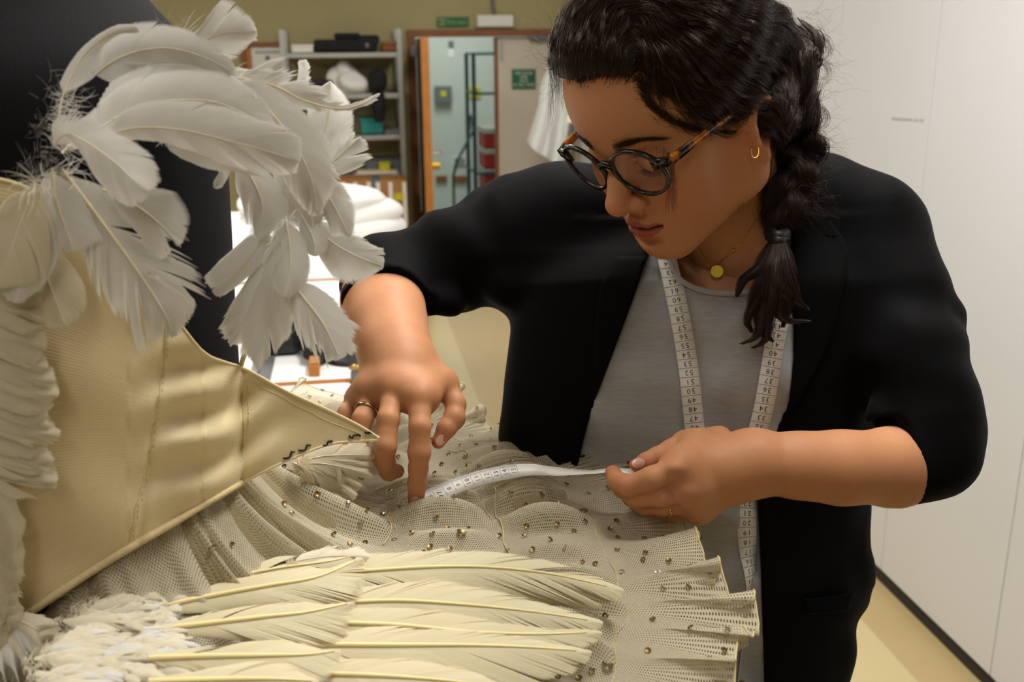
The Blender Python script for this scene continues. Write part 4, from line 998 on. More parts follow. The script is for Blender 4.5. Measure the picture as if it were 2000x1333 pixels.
# braid: plaited lobes down to a tie, then a loose tail
braid = [(1545, 262, 1.05), (1540, 300, 1.035), (1533, 340, 1.02), (1527, 380, 1.01), (1522, 415, 1.005), (1519, 452, 1.005)]
cen = spline([cc(*b) for b in braid], 40); wid = np.interp(np.linspace(0, 1, 40), [0, .3, .6, .85, 1], [.030, .027, .023, .019, .010])
pl = []; base = MB()
for k in range(3):
    th = np.linspace(0, 1, 40) * 1.5 * 2 * math.pi / 1.5 + k * 2 * math.pi / 3
    pth = cen + np.stack([wid * .62 * np.sin(th), np.zeros(40), -wid * .45 * np.sin(2 * th)], 1)
    base.tube(w_(pth), wid * .46, 10)
    for q in range(520):
        a = rr.uniform(0, 6.28); rad = rr.uniform(.72, 1.25)
        pl.append(w_(pth + (wid * .62 * rad)[:, None] * np.array([math.cos(a), .15 * math.sin(a * 3), math.sin(a)]) + rr.normal(0, .0009, (40, 3)).cumsum(0) * .5))
br = base.build('braid', M_hairbase, woman, True)
curves_obj('braid_strands', pl, .00017, M_hair, br)
fz = []
for q in range(520):
    a = cen[rr.integers(0, 34)] + np.array([rr.uniform(-.01, .03), 0, rr.uniform(-.02, .01)]); k = np.linspace(0, 1, 12)[:, None]
    fz.append(w_(a + np.array([rr.uniform(.2, 1.2), rr.uniform(-1, .4), rr.uniform(-.4, .3)]) * rr.uniform(.012, .04) * k + .004 * np.sin(k * rr.uniform(4, 9)) * rr.normal(0, .6, 3)))
curves_obj('braid_flyaways', fz, .00013, M_hair, br)
tie = MB().tube(w_(spline([cc(1502, 452, 1.002), cc(1518, 462, .988), cc(1534, 456, .998)], 12)), .0062, 10).tube(w_(spline([cc(1503, 462, 1.0), cc(1519, 471, .986), cc(1534, 464, .998)], 12)), .0055, 10)
tie.build('hair_tie', M_black, br, True)
TAIL = [[(1515, 468, .995), (1490, 520, .985), (1455, 545, .985), (1440, 580, .99)], [(1516, 468, .99), (1500, 530, .978), (1475, 590, .98), (1490, 640, .985), (1510, 668, .99)],
        [(1518, 468, .99), (1512, 540, .975), (1490, 610, .976), (1480, 655, .98), (1448, 672, .985)], [(1521, 468, .99), (1530, 530, .977), (1550, 580, .98), (1580, 605, .99)], [(1520, 468, .992), (1525, 540, .98), (1520, 600, .98), (1535, 625, .985), (1583, 628, .99)],
        [(1519, 468, .99), (1508, 560, .972), (1500, 620, .976), (1495, 665, .98), (1470, 680, .985)], [(1518, 468, .99), (1500, 550, .975), (1462, 620, .982), (1470, 650, .985)], [(1522, 468, .992), (1540, 540, .98), (1560, 570, .985)], [(1520, 468, .99), (1515, 550, .972), (1540, 590, .98), (1530, 640, .985)]]
tl = []; tb = MB()
for L in TAIL:
    c = spline([cc(*p) for p in L], 26); wd2 = np.interp(np.linspace(0, 1, 26), [0, .25, .6, 1], [.004, .0085, .0075, .0015])
    tb.tube(w_(c), wd2 * .8, 8)
    for q in range(170):
        a = rr.uniform(0, 6.28); rad = rr.uniform(.5, 1.3); o = np.array([math.cos(a), 0, math.sin(a)])
        tl.append(w_(c + (wd2 * rad)[:, None] * o + .0012 * np.sin(np.linspace(0, 9, 26) + a)[:, None] * o[::-1]))
tb.build('braid_tail', M_hairbase, br, True); curves_obj('tail_strands', tl, .00017, M_hair, br)
# eyebrows, lashes
eb_ = []
for s in (1, -1):
    for q in range(420):
        t = rr.random(); p = np.array([s * (.012 + t * .040), .0125 + .007 * math.sin(t * 2.6) - .005 * t, 0]) + np.array([0, rr.normal(0, .0021 * (1.25 - t)), 0])
        zq = np.linspace(.03, -.05, 120); pp = np.stack([np.full(120, p[0]), np.full(120, p[1]), zq], -1); sv = H.sample(pp); i0 = int(np.argmax(sv < 0)); p[2] = zq[i0] + .0004
        k = np.linspace(0, 1, 6)[:, None]; eb_.append(head_w(p + np.array([s * .0065, .0022 * (1 - 1.6 * t), -.0022 - .002 * t]) * k + np.array([0, 0, .0012]) * np.sin(k * 3.1)))
curves_obj('eyebrow', eb_, .00013, M_hair, woman)
ls_ = []
for s in (1, -1):
    for q in range(46):
        t = q / 45; p = np.array([s * (.019 + t * .026), -.0168 - .002 * math.sin(t * 3.1), 0]); zq = np.linspace(.02, -.05, 120); sv = H.sample(np.stack([np.full(120, p[0]), np.full(120, p[1]), zq], -1)); p[2] = zq[int(np.argmax(sv < 0))]
        k = np.linspace(0, 1, 7)[:, None]; ls_.append(head_w(p + np.array([s * (t - .35) * .006, -.006, .0055]) * k + np.array([0, .0035, 0]) * k ** 2))
curves_obj('eyelashes', ls_, .00016, M_hair, woman)
# ------------------------------------------------------------------ dress form
AX = CO + RH * -.385 + FH * .75; AXY = AX[:2]
form = empty('dress_form', (AXY[0], AXY[1], 0), 'black jersey dress form wearing the cream feathered bodice', 'dress form')
M_jersey = mat('black_jersey', srgb(13, 12, 15), .85, spec=.2, var=.1, scale=30, bump=.15, bscale=700)
prof = [(.0, .30), (.06, .30), (.066, .26), (.078, .20), (.090, .12), (.104, .07), (.120, .038), (.138, .016), (.160, -.012), (.168, -.05), (.167, -.12), (.164, -.2), (.162, -.28), (.160, -.34), (.163, -.42), (.16, -.52), (.12, -.60), (0, -.62)]
pr = spline(np.array([(a, b, 0) for a, b in prof], float), 70)
V = []; nn = 72
for r_, z_, _ in pr:
    for k in range(nn):
        a = 2 * math.pi * k / nn; V.append((AXY[0] + max(r_, .0005) * math.cos(a), AXY[1] + max(r_, .0005) * math.sin(a), CAM_H + z_))
mesh('torso', V, grid_faces(len(pr), nn, False, True), M_jersey, form)
MB().lathe((AXY[0], AXY[1], .05), [(.018, 0), (.018, CAM_H - .68)], 20).build('pole', M_metal, form, True)
MB().lathe((AXY[0], AXY[1], 0), [(.2, .001), (.2, .02), (.06, .045), (.02, .06)], 32).build('base', M_black, form, True)

# ------------------------------------------------------------------ the costume
M_satin = NT('cream_satin'); N = M_satin
uvn = N.n('ShaderNodeUVMap'); sp_ = N.n('ShaderNodeSeparateXYZ'); N.l(uvn.outputs[0], sp_.inputs[0])
wv = N.n('ShaderNodeTexWave', wave_type='BANDS', bands_direction='Y'); wv.inputs['Scale'].default_value = 90; wv.inputs['Distortion'].default_value = 1.2; wv.inputs['Detail'].default_value = 2; wv.inputs['Detail Scale'].default_value = 2; N.l(uvn.outputs[0], wv.inputs['Vector'])
mp = N.n('ShaderNodeMapping'); mp.inputs['Scale'].default_value = (3, 140, 1); N.l(uvn.outputs[0], mp.inputs['Vector'])
slub = N.noise(1.0, 4, mp.outputs[0], .7)
stain = N.noise(9, 5, N.coord(), .6)
c1 = N.mix(stain, srgb(236, 220, 178), srgb(220, 197, 148)); c2 = N.mix(N.math('MULTIPLY', slub, .3), c1, srgb(180, 156, 108))
N.l(c2, N.b.inputs['Base Color']); N.b.inputs['Roughness'].default_value = .42; N.b.inputs['Specular IOR Level'].default_value = .4; N.b.inputs['Sheen Weight'].default_value = .15
N.bump(N.math('ADD', N.math('MULTIPLY', wv.outputs['Fac'], .5), slub), .35, .0008); M_satin = N.m
M_cord = mat('cream_cord', srgb(222, 200, 152), .7, var=.12, scale=120, bump=.3, bscale=600)
M_thread = mat('cream_thread', srgb(214, 196, 146), .7, var=.1, scale=200)
M_hook = mat('hook_metal', srgb(60, 52, 40), .4, metal=.8, var=.2, scale=80)
PC = .585                                               # a point of the skirt, below the waist
tutu = empty('tutu_costume', (AXY[0], AXY[1], CAM_H - .43), 'cream feathered bodice and sequinned net tutu worn by the dress form', 'costume')

def cyl_d(px, py, R_=.172):      # distance along the line of sight to the bodice cylinder (its silhouette when it misses)
    r = ray(px, py); o = CO[:2] - AXY; a = r[:2] @ r[:2]; b = o @ r[:2]; c_ = o @ o - R_ * R_; D = b * b - a * c_
    return (-b - math.sqrt(max(D, 0))) / a
TOP = [(-380, 352), (-220, 346), (-70, 346), (0, 352), (60, 372), (130, 420), (200, 480), (280, 560), (340, 622), (395, 688), (440, 709), (480, 722), (560, 766), (640, 802), (700, 832), (739, 856)]
BOT = [(-380, 1330), (-220, 1318), (-70, 1280), (0, 1236), (60, 1196), (120, 1156), (180, 1116), (250, 1073), (330, 1027), (385, 994), (430, 968), (490, 934), (560, 900), (640, 869), (700, 862), (739, 860)]
nu, nv = 200, 90
tp = spline(np.array([(a, b, 0) for a, b in TOP], float), nu); bp = spline(np.array([(a, b, 0) for a, b in BOT], float), nu)
def bod(u, v, lift=0.0):         # u along, v from top to bottom
    i = u * (nu - 1); a = np.array([np.interp(i, np.arange(nu), tp[:, k]) for k in (0, 1)]); b = np.array([np.interp(i, np.arange(nu), bp[:, k]) for k in (0, 1)])
    q = a * (1 - v) + b * v
    if v > .0: q[0] += 10 * math.sin(v * math.pi) * (1 - abs(u - .81) / .19) if .62 < u < 1 else 0
    d = cyl_d(min(q[0], 470), q[1]); 
    if q[0] > 470: d = cyl_d(470, q[1]) + (q[0] - 470) * .00012 + .00000055 * (q[0] - 470) ** 2
    fold = 0.0
    if 250 < q[0] < 620:
        e = math.exp(-((q[0] - 405) / 105) ** 2) * 1.25
        fold = e * (.0075 * math.sin((q[1] + .45 * (q[0] - 400)) / 15.5 + .8 * math.sin(q[0] / 40)) * (.35 + .65 * math.sin(min(1, max(0, v)) * math.pi)))
    fold += .0025 * math.sin(q[0] / 60 + q[1] / 90) + .0018 * math.sin(q[1] / 38 - q[0] / 75)
    for sx in (295, 392, 468):   # seams draw the cloth in
        fold += .0016 * math.exp(-((q[0] - (sx - (q[1] - 850) * .12 * (sx < 350))) / 7) ** 2)
    return P(q[0], q[1], d + fold - lift)
G = np.array([[bod(u, v) for v in np.linspace(0, 1, nv)] for u in np.linspace(0, 1, nu)]).reshape(-1, 3)
uv = np.array([[u * .72, v * .42] for u in np.linspace(0, 1, nu) for v in np.linspace(0, 1, nv)])
bodice = mesh('bodice', G, grid_faces(nu, nv), M_satin, tutu, uv=uv)
sm = bodice.modifiers.new('cloth_thickness', 'SOLIDIFY'); sm.thickness = .0022; sm.offset = 0
def uv_at(px, py):               # bodice coordinates of a pixel
    best = None
    for u in np.linspace(0, 1, 160):
        i = u * (nu - 1); a = [np.interp(i, np.arange(nu), tp[:, k]) for k in (0, 1)]; b = [np.interp(i, np.arange(nu), bp[:, k]) for k in (0, 1)]
        dx, dy = b[0] - a[0], b[1] - a[1]; t = ((px - a[0]) * dx + (py - a[1]) * dy) / (dx * dx + dy * dy + 1e-9); t = min(max(t, 0), 1)
        e = (a[0] + dx * t - px) ** 2 + (a[1] + dy * t - py) ** 2
        if best is None or e < best[0]: best = (e, u, t)
    return best[1], best[2]
def on_bodice(pts, lift=.002, n=30):
    sp = spline(np.array([(a, b, 0) for a, b in pts], float), n); return np.array([bod(*uv_at(a, b), lift) for a, b, _ in sp])
tube_obj('waist_piping', np.array([bod(u, 1.0, .003) for u in np.linspace(.0, .775, 110)]), .0027, M_cord, tutu, 10)
ch = MB()                                               # the twist of the piping cord
tube_obj('top_binding', np.array([bod(u, 0.0, .0005) for u in np.linspace(.0, 1, 120)]), .0016, M_satin, bodice, 8)
tube_obj('flap_binding', np.array([bod(u, 1.0, .0005) for u in np.linspace(.775, 1, 60)]), .0014, M_satin, bodice, 8)
for pts in ([(325, 622), (318, 720), (300, 830), (280, 930), (262, 1010), (252, 1066)], [(405, 760), (392, 830), (390, 930), (398, 978)], [(470, 735), (467, 830), (464, 900), (478, 935)], [(345, 628), (400, 690), (440, 720), (520, 762), (620, 815), (700, 848)]):
    tube_obj('seam', on_bodice(pts, .0010), .0006, M_thread, bodice, 6)
st = MB(); rs = np.random.default_rng(3)
for pts in ([(331, 640), (306, 830), (286, 930), (268, 1010), (258, 1062)], [(398, 770), (386, 850), (388, 930), (395, 978)], [(476, 742), (473, 830), (470, 900)], [(455, 770), (452, 830), (452, 930)]):
    q = on_bodice(pts, .0016, 70)
    for i in range(0, 68, 2): st.tube([q[i], q[i + 1] + rs.normal(0, .0003, 3)], .00038, 5)
st.build('stitches', M_thread, bodice)['kind'] = 'stuff'
for (hx_, hy_, ang) in ((724, 840, -35), (690, 852, 10), (640, 867, -10), (594, 876, -20), (563, 890, -30)):
    a = math.radians(ang); k = np.linspace(0, 1, 16); sx = (k - .5) * 22; sy = 4.5 * np.sin(k * 6.2)
    q = np.array([bod(*uv_at(hx_ + x_ * math.cos(a) - y_ * math.sin(a), hy_ + x_ * math.sin(a) + y_ * math.cos(a)), .0022) for x_, y_ in zip(sx, sy)])
    tube_obj('hook', q, .0007, M_hook, bodice, 6)
strap_a = bod(*uv_at(474, 716), .0); 
tube_obj('arm_elastic', np.array([strap_a, P(478, 690, depth_of(strap_a) - .01), P(486, 655, depth_of(strap_a) - .03)]), .0019, M_thread, tutu, 8)

# ---- net skirt
RC = AXY; ZP = CAM_H - .43
TIERS = [(.156, .285), (.285, .383), (.383, .472), (.472, .562)]
def knots(seed, n): 
    r = np.random.default_rng(seed); k = r.normal(0, 1, n); return k
_kn = [knots(50 + i, n) for i, n in enumerate((46, 70, 96, 128))]; _wide = knots(77, 22)
def per(k, ph):                  # smooth random function of the angle
    n = len(k); t = (ph / (2 * math.pi)) % 1 * n; i = np.floor(t).astype(int); f = t - i; f = f * f * (3 - 2 * f)
    return k[i % n] * (1 - f) + k[(i + 1) % n] * f
def theta(i, ph): return ph * (34, 46, 58, 62)[i] + 3.2 * per(_wide, ph) + 1.1 * per(_kn[0], ph)
def skirt_z(r, ph, layer=0):
    z = ZP + np.interp(ph, [-1.4, -1.2, -.85, -.2], [.035, .050, .096, .094]) * np.exp(-(np.maximum(r - .168, -.02) / .05)) - .012 * ((r - .17) / .4) ** 2
    for i, (a, b) in enumerate(TIERS):
        m = (r >= a - 1e-6) & (r <= b + 1e-6) if i == 3 else (r >= a - 1e-6) & (r < b)
        s_ = np.clip((r - a) / (b - a), 0, 1); mod = np.clip(1 + .45 * per(_kn[(i + 1) % 4], ph), .25, 1.9)
        amp = (.0010 + .0080 * np.sin(s_ * math.pi) ** .8) if i < 3 else (.0012 + .0150 * s_ ** 1.3)
        up = .006 * np.sin(s_ * math.pi) if i < 3 else .003 * s_
        z = z + np.where(m, amp * mod * (np.sin(theta(i, ph) + .9 * layer) + .35 * per(_kn[3], ph)) + up, 0)
    z = z + .008 * per(_wide, ph + .03 * layer) * np.clip((r - .22) / .3, 0, 1.2)
    return z
def skirt_pt(r, ph, layer=0, dz=0.0):
    rr_ = r * (1 + .014 * per(_kn[1], ph * 1.0) * np.clip((r - .43) / .14, 0, 1)) + .0025 * np.sin(theta(2, ph) * .6) * np.clip((r - .2) / .08, 0, 1) * np.clip((.56 - r) / .1, 0, 1); rr_ = rr_ * (1 - .16 * np.clip((ph - 1.1) / .9, 0, 1))
    k_ = np.clip((r - .472) / .1, 0, 1) ** 1.3; th_ = theta(3, ph) + .9 * layer
    pe = ph + k_ * (.017 * np.sin(2 * th_) + .014 * np.sin(th_ + 1.0))
    dirv = np.cos(pe)[..., None] * RH + np.sin(pe)[..., None] * FH
    p = dirv * rr_[..., None]; p = p + np.array([RC[0], RC[1], 0]); p[..., 2] = skirt_z(r, ph, layer) + dz
    return p
def skirt_rp(px, py, z=None):    # polar position of a pixel on the skirt
    q = on_z(px, py, ZP if z is None else z)[:2] - RC; return math.hypot(*q), math.atan2(q @ FH[:2], q @ RH[:2])
def net_mat(name, col, cell, thr, under=False):
    N = NT(name); uvn = N.n('ShaderNodeUVMap'); s = N.n('ShaderNodeSeparateXYZ'); N.l(uvn.outputs[0], s.inputs[0])
    k = 2 * math.pi / (cell * .866); tot = None
    for a in (0, 60, 120):
        e = N.math('ADD', N.math('MULTIPLY', s.outputs[0], k * math.cos(math.radians(a))), N.math('MULTIPLY', s.outputs[1], k * math.sin(math.radians(a))))
        cs = N.math('COSINE', e); tot = cs if tot is None else N.math('ADD', tot, cs)
    fac = N.math('LESS_THAN', tot, thr)
    N.b.inputs['Roughness'].default_value = .7; N.b.inputs['Specular IOR Level'].default_value = .25
    N.l(N.mix(N.noise(14, 4), col, tuple(c * .8 for c in col[:3]) + (1,)), N.b.inputs['Base Color'])
    tr = N.n('ShaderNodeBsdfTransparent'); tl_ = N.n('ShaderNodeBsdfTranslucent'); tl_.inputs[0].default_value = col
    m1 = N.n('ShaderNodeMixShader'); m1.inputs[0].default_value = .3; N.l(N.b.outputs[0], m1.inputs[1]); N.l(tl_.outputs[0], m1.inputs[2])
    mx = N.n('ShaderNodeMixShader'); N.l(fac, mx.inputs[0]); N.l(tr.outputs[0], mx.inputs[1]); N.l(m1.outputs[0], mx.inputs[2]); N.l(mx.outputs[0], N.out.inputs[0])
    return N.m
M_net = net_mat('cream_net', srgb(218, 207, 180), .0021, .95)
M_net2 = net_mat('under_net', srgb(194, 178, 140), .0019, 1.2)
PH0, PH1 = math.radians(-112), math.radians(140)
tier_objs = []
for i, (a, b) in enumerate(TIERS):
    nr, na = 18, 1500
    r_ = np.linspace(a, b, nr)[:, None] * np.ones((1, na)); ph = np.linspace(PH0, PH1, na)[None, :] * np.ones((nr, 1))
    Vv = skirt_pt(r_, ph).reshape(-1, 3); uv = np.stack([(ph * (a + b) / 2).ravel() * 1.15, r_.ravel()], -1); F = grid_faces(nr, na)
    if i == 0:                   # the skirt is open at the back
        pc = ph[:-1, :-1].ravel(); rc = r_[:-1, :-1].ravel(); o_ = math.radians(36); F = F[~((np.abs(pc - o_) < .24 * (1 - (rc - .16) / .125)) & (rc < .272))]
    o = mesh('net_tier', Vv, F, M_net, tutu, uv=uv); tier_objs.append(o)
    e = np.linspace(PH0, PH1, 1500); re = np.full(1500, b - .0005)
    tube_obj('hem_cord' if i == 3 else 'tier_seam', skirt_pt(re, e, 0, .0002) + rs.normal(0, .0003, (1500, 3)), .0009 if i == 3 else .00045, M_thread, o, 6)
for q, (rb, dz) in enumerate(((.556, -.012), (.535, -.026), (.52, -.042))):
    nr, na = 30, 420; r_ = np.linspace(.16, rb, nr)[:, None] * np.ones((1, na)); ph = np.linspace(PH0, PH1, na)[None, :] * np.ones((nr, 1))
    Vv = skirt_pt(r_, ph, q + 1, dz * np.clip((r_ - .16) / .1, .2, 1)).reshape(-1, 3); uv = np.stack([(ph * .4).ravel(), r_.ravel()], -1); F = grid_faces(nr, na)
    pc = ph[:-1, :-1].ravel(); rc = r_[:-1, :-1].ravel(); o_ = math.radians(36); F = F[~((np.abs(pc - o_) < .25 * (1 - (rc - .16) / .125)) & (rc < .272))]
    mesh('under_layer', Vv, F, M_net2, tutu, uv=uv)
# radial stitching tucks seen on the net
for (x0, y0, x1, y1) in ((873, 868, 908, 915), (780, 985, 752, 1080), (958, 955, 1000, 1098)):
    pts = []
    for t in np.linspace(0, 1, 24):
        r_, ph = skirt_rp(x0 + (x1 - x0) * t + 3 * math.sin(t * 9), y0 + (y1 - y0) * t); pts.append(skirt_pt(np.array([r_]), np.array([ph]), 0, .0012)[0])
    tube_obj('gathering_stitch', np.array(pts), .0006, M_thread, tutu, 6)
# sequins
M_seq = mat('gold_sequin', srgb(120, 98, 56), .35, metal=.7, var=.25, scale=300)
M_seq2 = mat('silver_sequin', srgb(236, 232, 222), .12, metal=1.0, var=0)
def seq_mesh(name, R_, m):
    prof = [(.25, .0), (.6, .06), (1.0, .2)]; n = 10; V = [(R_ * a * math.cos(2 * math.pi * k / n), R_ * a * math.sin(2 * math.pi * k / n), R_ * h) for a, h in prof for k in range(n)]
    me = bpy.data.meshes.new(name); me.from_pydata(V, [], grid_faces(3, n, False, True).tolist()); me.polygons.foreach_set('use_smooth', np.ones(len(me.polygons), bool)); me.materials.append(m); return me
SQ = [seq_mesh('sequin', .0027, M_seq), seq_mesh('sequin', .0026, M_seq2), seq_mesh('sequin', .0046, M_seq)]
WING = [(150, 1333), (130, 1250), (210, 1160), (330, 1085), (560, 1060), (700, 1075), (960, 1085), (1120, 1110), (1215, 1155), (1160, 1200), (1175, 1230), (1120, 1280), (1050, 1340), (1000, 1400), (100, 1400)]
def put_sequin(r_, ph, kind):
    p = skirt_pt(np.array([r_]), np.array([ph]), 0, .0016)[0]; o = bpy.data.objects.new('sequin', SQ[kind]); COL.objects.link(o)
    i = max(q for q, (a, b) in enumerate(TIERS) if r_ >= a or q == 0); n = Vector((rs.normal(0, .35), rs.normal(0, .35) - .25, 1)).normalized()
    o.matrix_world = Matrix.Translation(p) @ n.to_track_quat('Z', 'Y').to_matrix().to_4x4(); 
    o.matrix_basis = o.matrix_world.copy(); o.parent = tier_objs[i]; o.matrix_parent_inverse = wmat(tier_objs[i]).inverted()
placed = []
for (x_, y_) in ((530, 1023), (905, 1060), (1182, 1277), (1382, 1305), (1134, 994)): 
    r_, ph = skirt_rp(x_, y_); placed.append((x_, y_)); put_sequin(r_, ph, 2)
cnt = 5; tries = 0
while cnt < 292 and tries < 20000:
    tries += 1; r_ = math.sqrt(rs.uniform(.185 ** 2, .568 ** 2)); ph = rs.uniform(math.radians(-80), math.radians(105))
    p = skirt_pt(np.array([r_]), np.array([ph]), 0, .0016)[0]; x_, y_ = to_px(p)
    if not (0 < x_ < 2000 and 760 < y_ < 1345): continue
    if poly_sd(np.array([x_]), np.array([y_]), WING)[0] < -6: continue
    dl = depth_of(p); mind = 26 * .8 / dl
    if any((x_ - a) ** 2 + ((y_ - b) * 1.6) ** 2 < mind ** 2 for a, b in placed): continue
    placed.append((x_, y_)); cnt += 1; put_sequin(r_, ph, 1 if rs.random() < .12 else 0)

# ------------------------------------------------------------------ feathers
def feather_mat(name, col, trl, col2):
    N = NT(name); at = N.n('ShaderNodeAttribute', attribute_name='tint'); N.l(N.mix(at.outputs['Fac'], col2, col), N.b.inputs['Base Color'])
    N.b.inputs['Roughness'].default_value = .6; N.b.inputs['Specular IOR Level'].default_value = .25
    tl_ = N.n('ShaderNodeBsdfTranslucent'); N.l(N.mix(at.outputs['Fac'], col2, col), tl_.inputs[0])
    m1 = N.n('ShaderNodeMixShader'); m1.inputs[0].default_value = trl; N.l(N.b.outputs[0], m1.inputs[1]); N.l(tl_.outputs[0], m1.inputs[2])
    tr = N.n('ShaderNodeBsdfTransparent'); m2 = N.n('ShaderNodeMixShader'); m2.inputs[0].default_value = .05; N.l(m1.outputs[0], m2.inputs[1]); N.l(tr.outputs[0], m2.inputs[2]); N.l(m2.outputs[0], N.out.inputs[0])
    return N.m
M_fw = feather_mat('white_feather', srgb(246, 244, 239), .42, srgb(228, 223, 212))
M_fc = feather_mat('cream_feather', srgb(230, 220, 186), .25, srgb(214, 199, 154))
M_fp = feather_mat('ivory_down', srgb(243, 235, 214), .35, srgb(226, 212, 182))
M_shaft = mat('feather_shaft', srgb(236, 222, 186), .4, var=.05)
M_shaftc = mat('quill_shaft', srgb(246, 226, 164), .4, var=.08)
frng = np.random.default_rng(41)
def feather(pts, wl, wr, m=None, sm_=None, cup=.12, fluff=.12, split=.035, fray=.025, shaft=.0006, sp_mm=.75, ang=(52, 38, 16), bend=.35, tip=.42, wide=1.28, up=None, tip_len=.42, par=None, lift=0.0, roll=0.0, tlo=.35):
    """pts: quill line as (px, py, distance); wl, wr: half widths in px along it, left and right of the direction of growth"""
    m = m or M_fw; sm_ = sm_ or M_shaft; par = par or tutu
    C = spline([cc(*p) for p in pts], 60); C[:, 2] -= lift
    seg = np.linalg.norm(np.diff(C, axis=0), axis=1); S_ = np.concatenate([[0], np.cumsum(seg)]); Ltot = S_[-1]
    T = unit(np.gradient(C, axis=0)); vw = unit(-C); vw = vw if up is None else unit(vw * (1 - up) + up * np.array([0, math.cos(PITCH), -math.sin(PITCH)])); Nn = unit(vw - T * (vw * T).sum(1, keepdims=True))
    Sd = np.cross(T, Nn)                       # in the (left-handed) view frame
    chk = np.sign((Sd[:, 0] * -T[:, 1] + Sd[:, 1] * T[:, 0]).mean()); Sd = Sd * (chk if chk != 0 else 1)
    if roll: Sd, Nn = Sd * math.cos(roll) + Nn * math.sin(roll), Nn * math.cos(roll) - Sd * math.sin(roll)
    dm = C[:, 2].mean() / FPX; Vs = []; Fs = []; Ti = []; base = 0; K = 7
    for side, wd_ in ((1, wl), (-1, wr)):
        wd_ = np.atleast_1d(np.asarray(wd_, float)).copy() * dm * wide
        wd_[-1] = max(wd_[-1], tip * wd_.max())
        if wd_.max() <= 0: continue
        nb = max(14, int(Ltot * 1000 / sp_mm)); u = (np.arange(nb) + .5) / nb; u = 1 - (1 - u) ** 1.0
        width = np.interp(u, np.linspace(0, 1, len(wd_)), wd_)
        cl = np.cumsum(frng.random(nb) < .09); nc = cl.max() + 1
        ca = frng.normal(0, 1.6, nc) + np.where(frng.random(nc) < split, frng.normal(0, 11, nc), 0); cL = 1 + frng.normal(0, fray, nc); ct = frng.uniform(tlo, 1.0, nc)
        A = np.radians(np.interp(u, [0, .45, 1], ang) + ca[cl]); jit = frng.normal(0, fray * .35, nb)
        Lb = np.maximum(width, .0006) / np.sin(np.maximum(np.interp(u, [0, .45, 1], np.radians(ang)) * (1 - bend * .42), .26)) * (cL[cl] + jit)
        if tip > .15:            # rounded end: barbs stop on an ellipse about the outer half
            ae = np.maximum(np.interp(u, [0, .45, 1], np.radians(ang)) * (1 - bend * .42), .12); ux = 1 - tip_len; X0 = (u - ux) * Ltot; ax_ = tip_len * Ltot * 1.02; we = np.maximum(np.interp(np.minimum(u, .8), np.linspace(0, 1, len(wd_)), wd_), .004)
            c_, s_2 = np.cos(ae), np.sin(ae); A2 = (c_ / ax_) ** 2 + (s_2 / we) ** 2; B2 = X0 * c_ / ax_ ** 2; C2 = np.minimum((X0 / ax_) ** 2 - 1, -.0005); Le = (-B2 + np.sqrt(np.maximum(B2 ** 2 - A2 * C2, 0))) / A2
            Lb = np.where(X0 + Lb * c_ > 0, np.minimum(Lb, Le * (cL[cl] + jit)), Lb)
        else: Lb = np.minimum(Lb, (Ltot * (1 - u) * 1.02 + .10 * wd_.max()) * (cL[cl] + jit * .5))
        fl = u < fluff
        A = np.where(fl, np.radians(frng.uniform(35, 120, nb)), A); Lb = np.where(fl, Lb * frng.uniform(.5, 1.25, nb), Lb)
        ix = u * 59; i0 = np.minimum(ix.astype(int), 58); f = (ix - i0)[:, None]
        c0 = C[i0] * (1 - f) + C[i0 + 1] * f; t0 = unit(T[i0] * (1 - f) + T[i0 + 1] * f); s0 = unit(Sd[i0] * (1 - f) + Sd[i0 + 1] * f) * side; n0 = unit(Nn[i0] * (1 - f) + Nn[i0 + 1] * f)
        k = np.linspace(0, 1, K); pos = np.zeros((nb, K, 3)); cur = c0.copy(); pos[:, 0] = cur
        curl = frng.normal(0, 1, nb) * fl
        for j in range(1, K):
            an = A * (1 - bend * k[j] ** 1.2) + curl * .9 * k[j]
            st_ = (np.cos(an)[:, None] * t0 + np.sin(an)[:, None] * s0 - (cup * k[j] * 1.6 + curl * .5)[:, None] * n0)
            cur = cur + unit(st_) * (Lb / (K - 1))[:, None]; pos[:, j] = cur
        hw = (Ltot / nb) * np.where(fl, .28, .95)[:, None] * np.interp(k, [0, .6, .9, 1], [1, .95, .6, .12])[None]
        bd = unit(np.gradient(pos, axis=1)); wv_ = np.cross(n0[:, None], bd); wv_ = unit(wv_)
        zoff = (n0[:, None] * (.00022 * ((np.arange(nb) % 2) * 2 - 1))[:, None, None])
        Q = np.stack([pos + wv_ * hw[..., None] + zoff, pos - wv_ * hw[..., None] + zoff], 2)   # nb,K,2,3
        Vs.append(Q.reshape(-1, 3)); ids = (np.arange(nb)[:, None] * K + np.arange(K - 1)[None]) * 2 + base
        Fs.append(np.stack([ids, ids + 1, ids + 3, ids + 2], -1).reshape(-1, 4)); base += nb * K * 2
        tt = np.clip(ct[cl][:, None] * .55 + .45 + frng.normal(0, .05, (nb, 1)) - .12 * k[None] * 0, 0, 1) * np.ones((nb, K)); Ti.append(np.repeat(tt[..., None], 2, -1).ravel())
    o = mesh('feather', w_(np.vstack(Vs)), np.vstack(Fs), m, par, attrs={'tint': np.concatenate(Ti)})
    if shaft > 0:
        MB().tube(w_(C[:58] + Nn[:58] * .0004), np.interp(np.linspace(0, 1, 58), [0, .5, 1], [shaft, shaft * .75, shaft * .22]), 6).build('shaft', sm_, o, True)
    return o
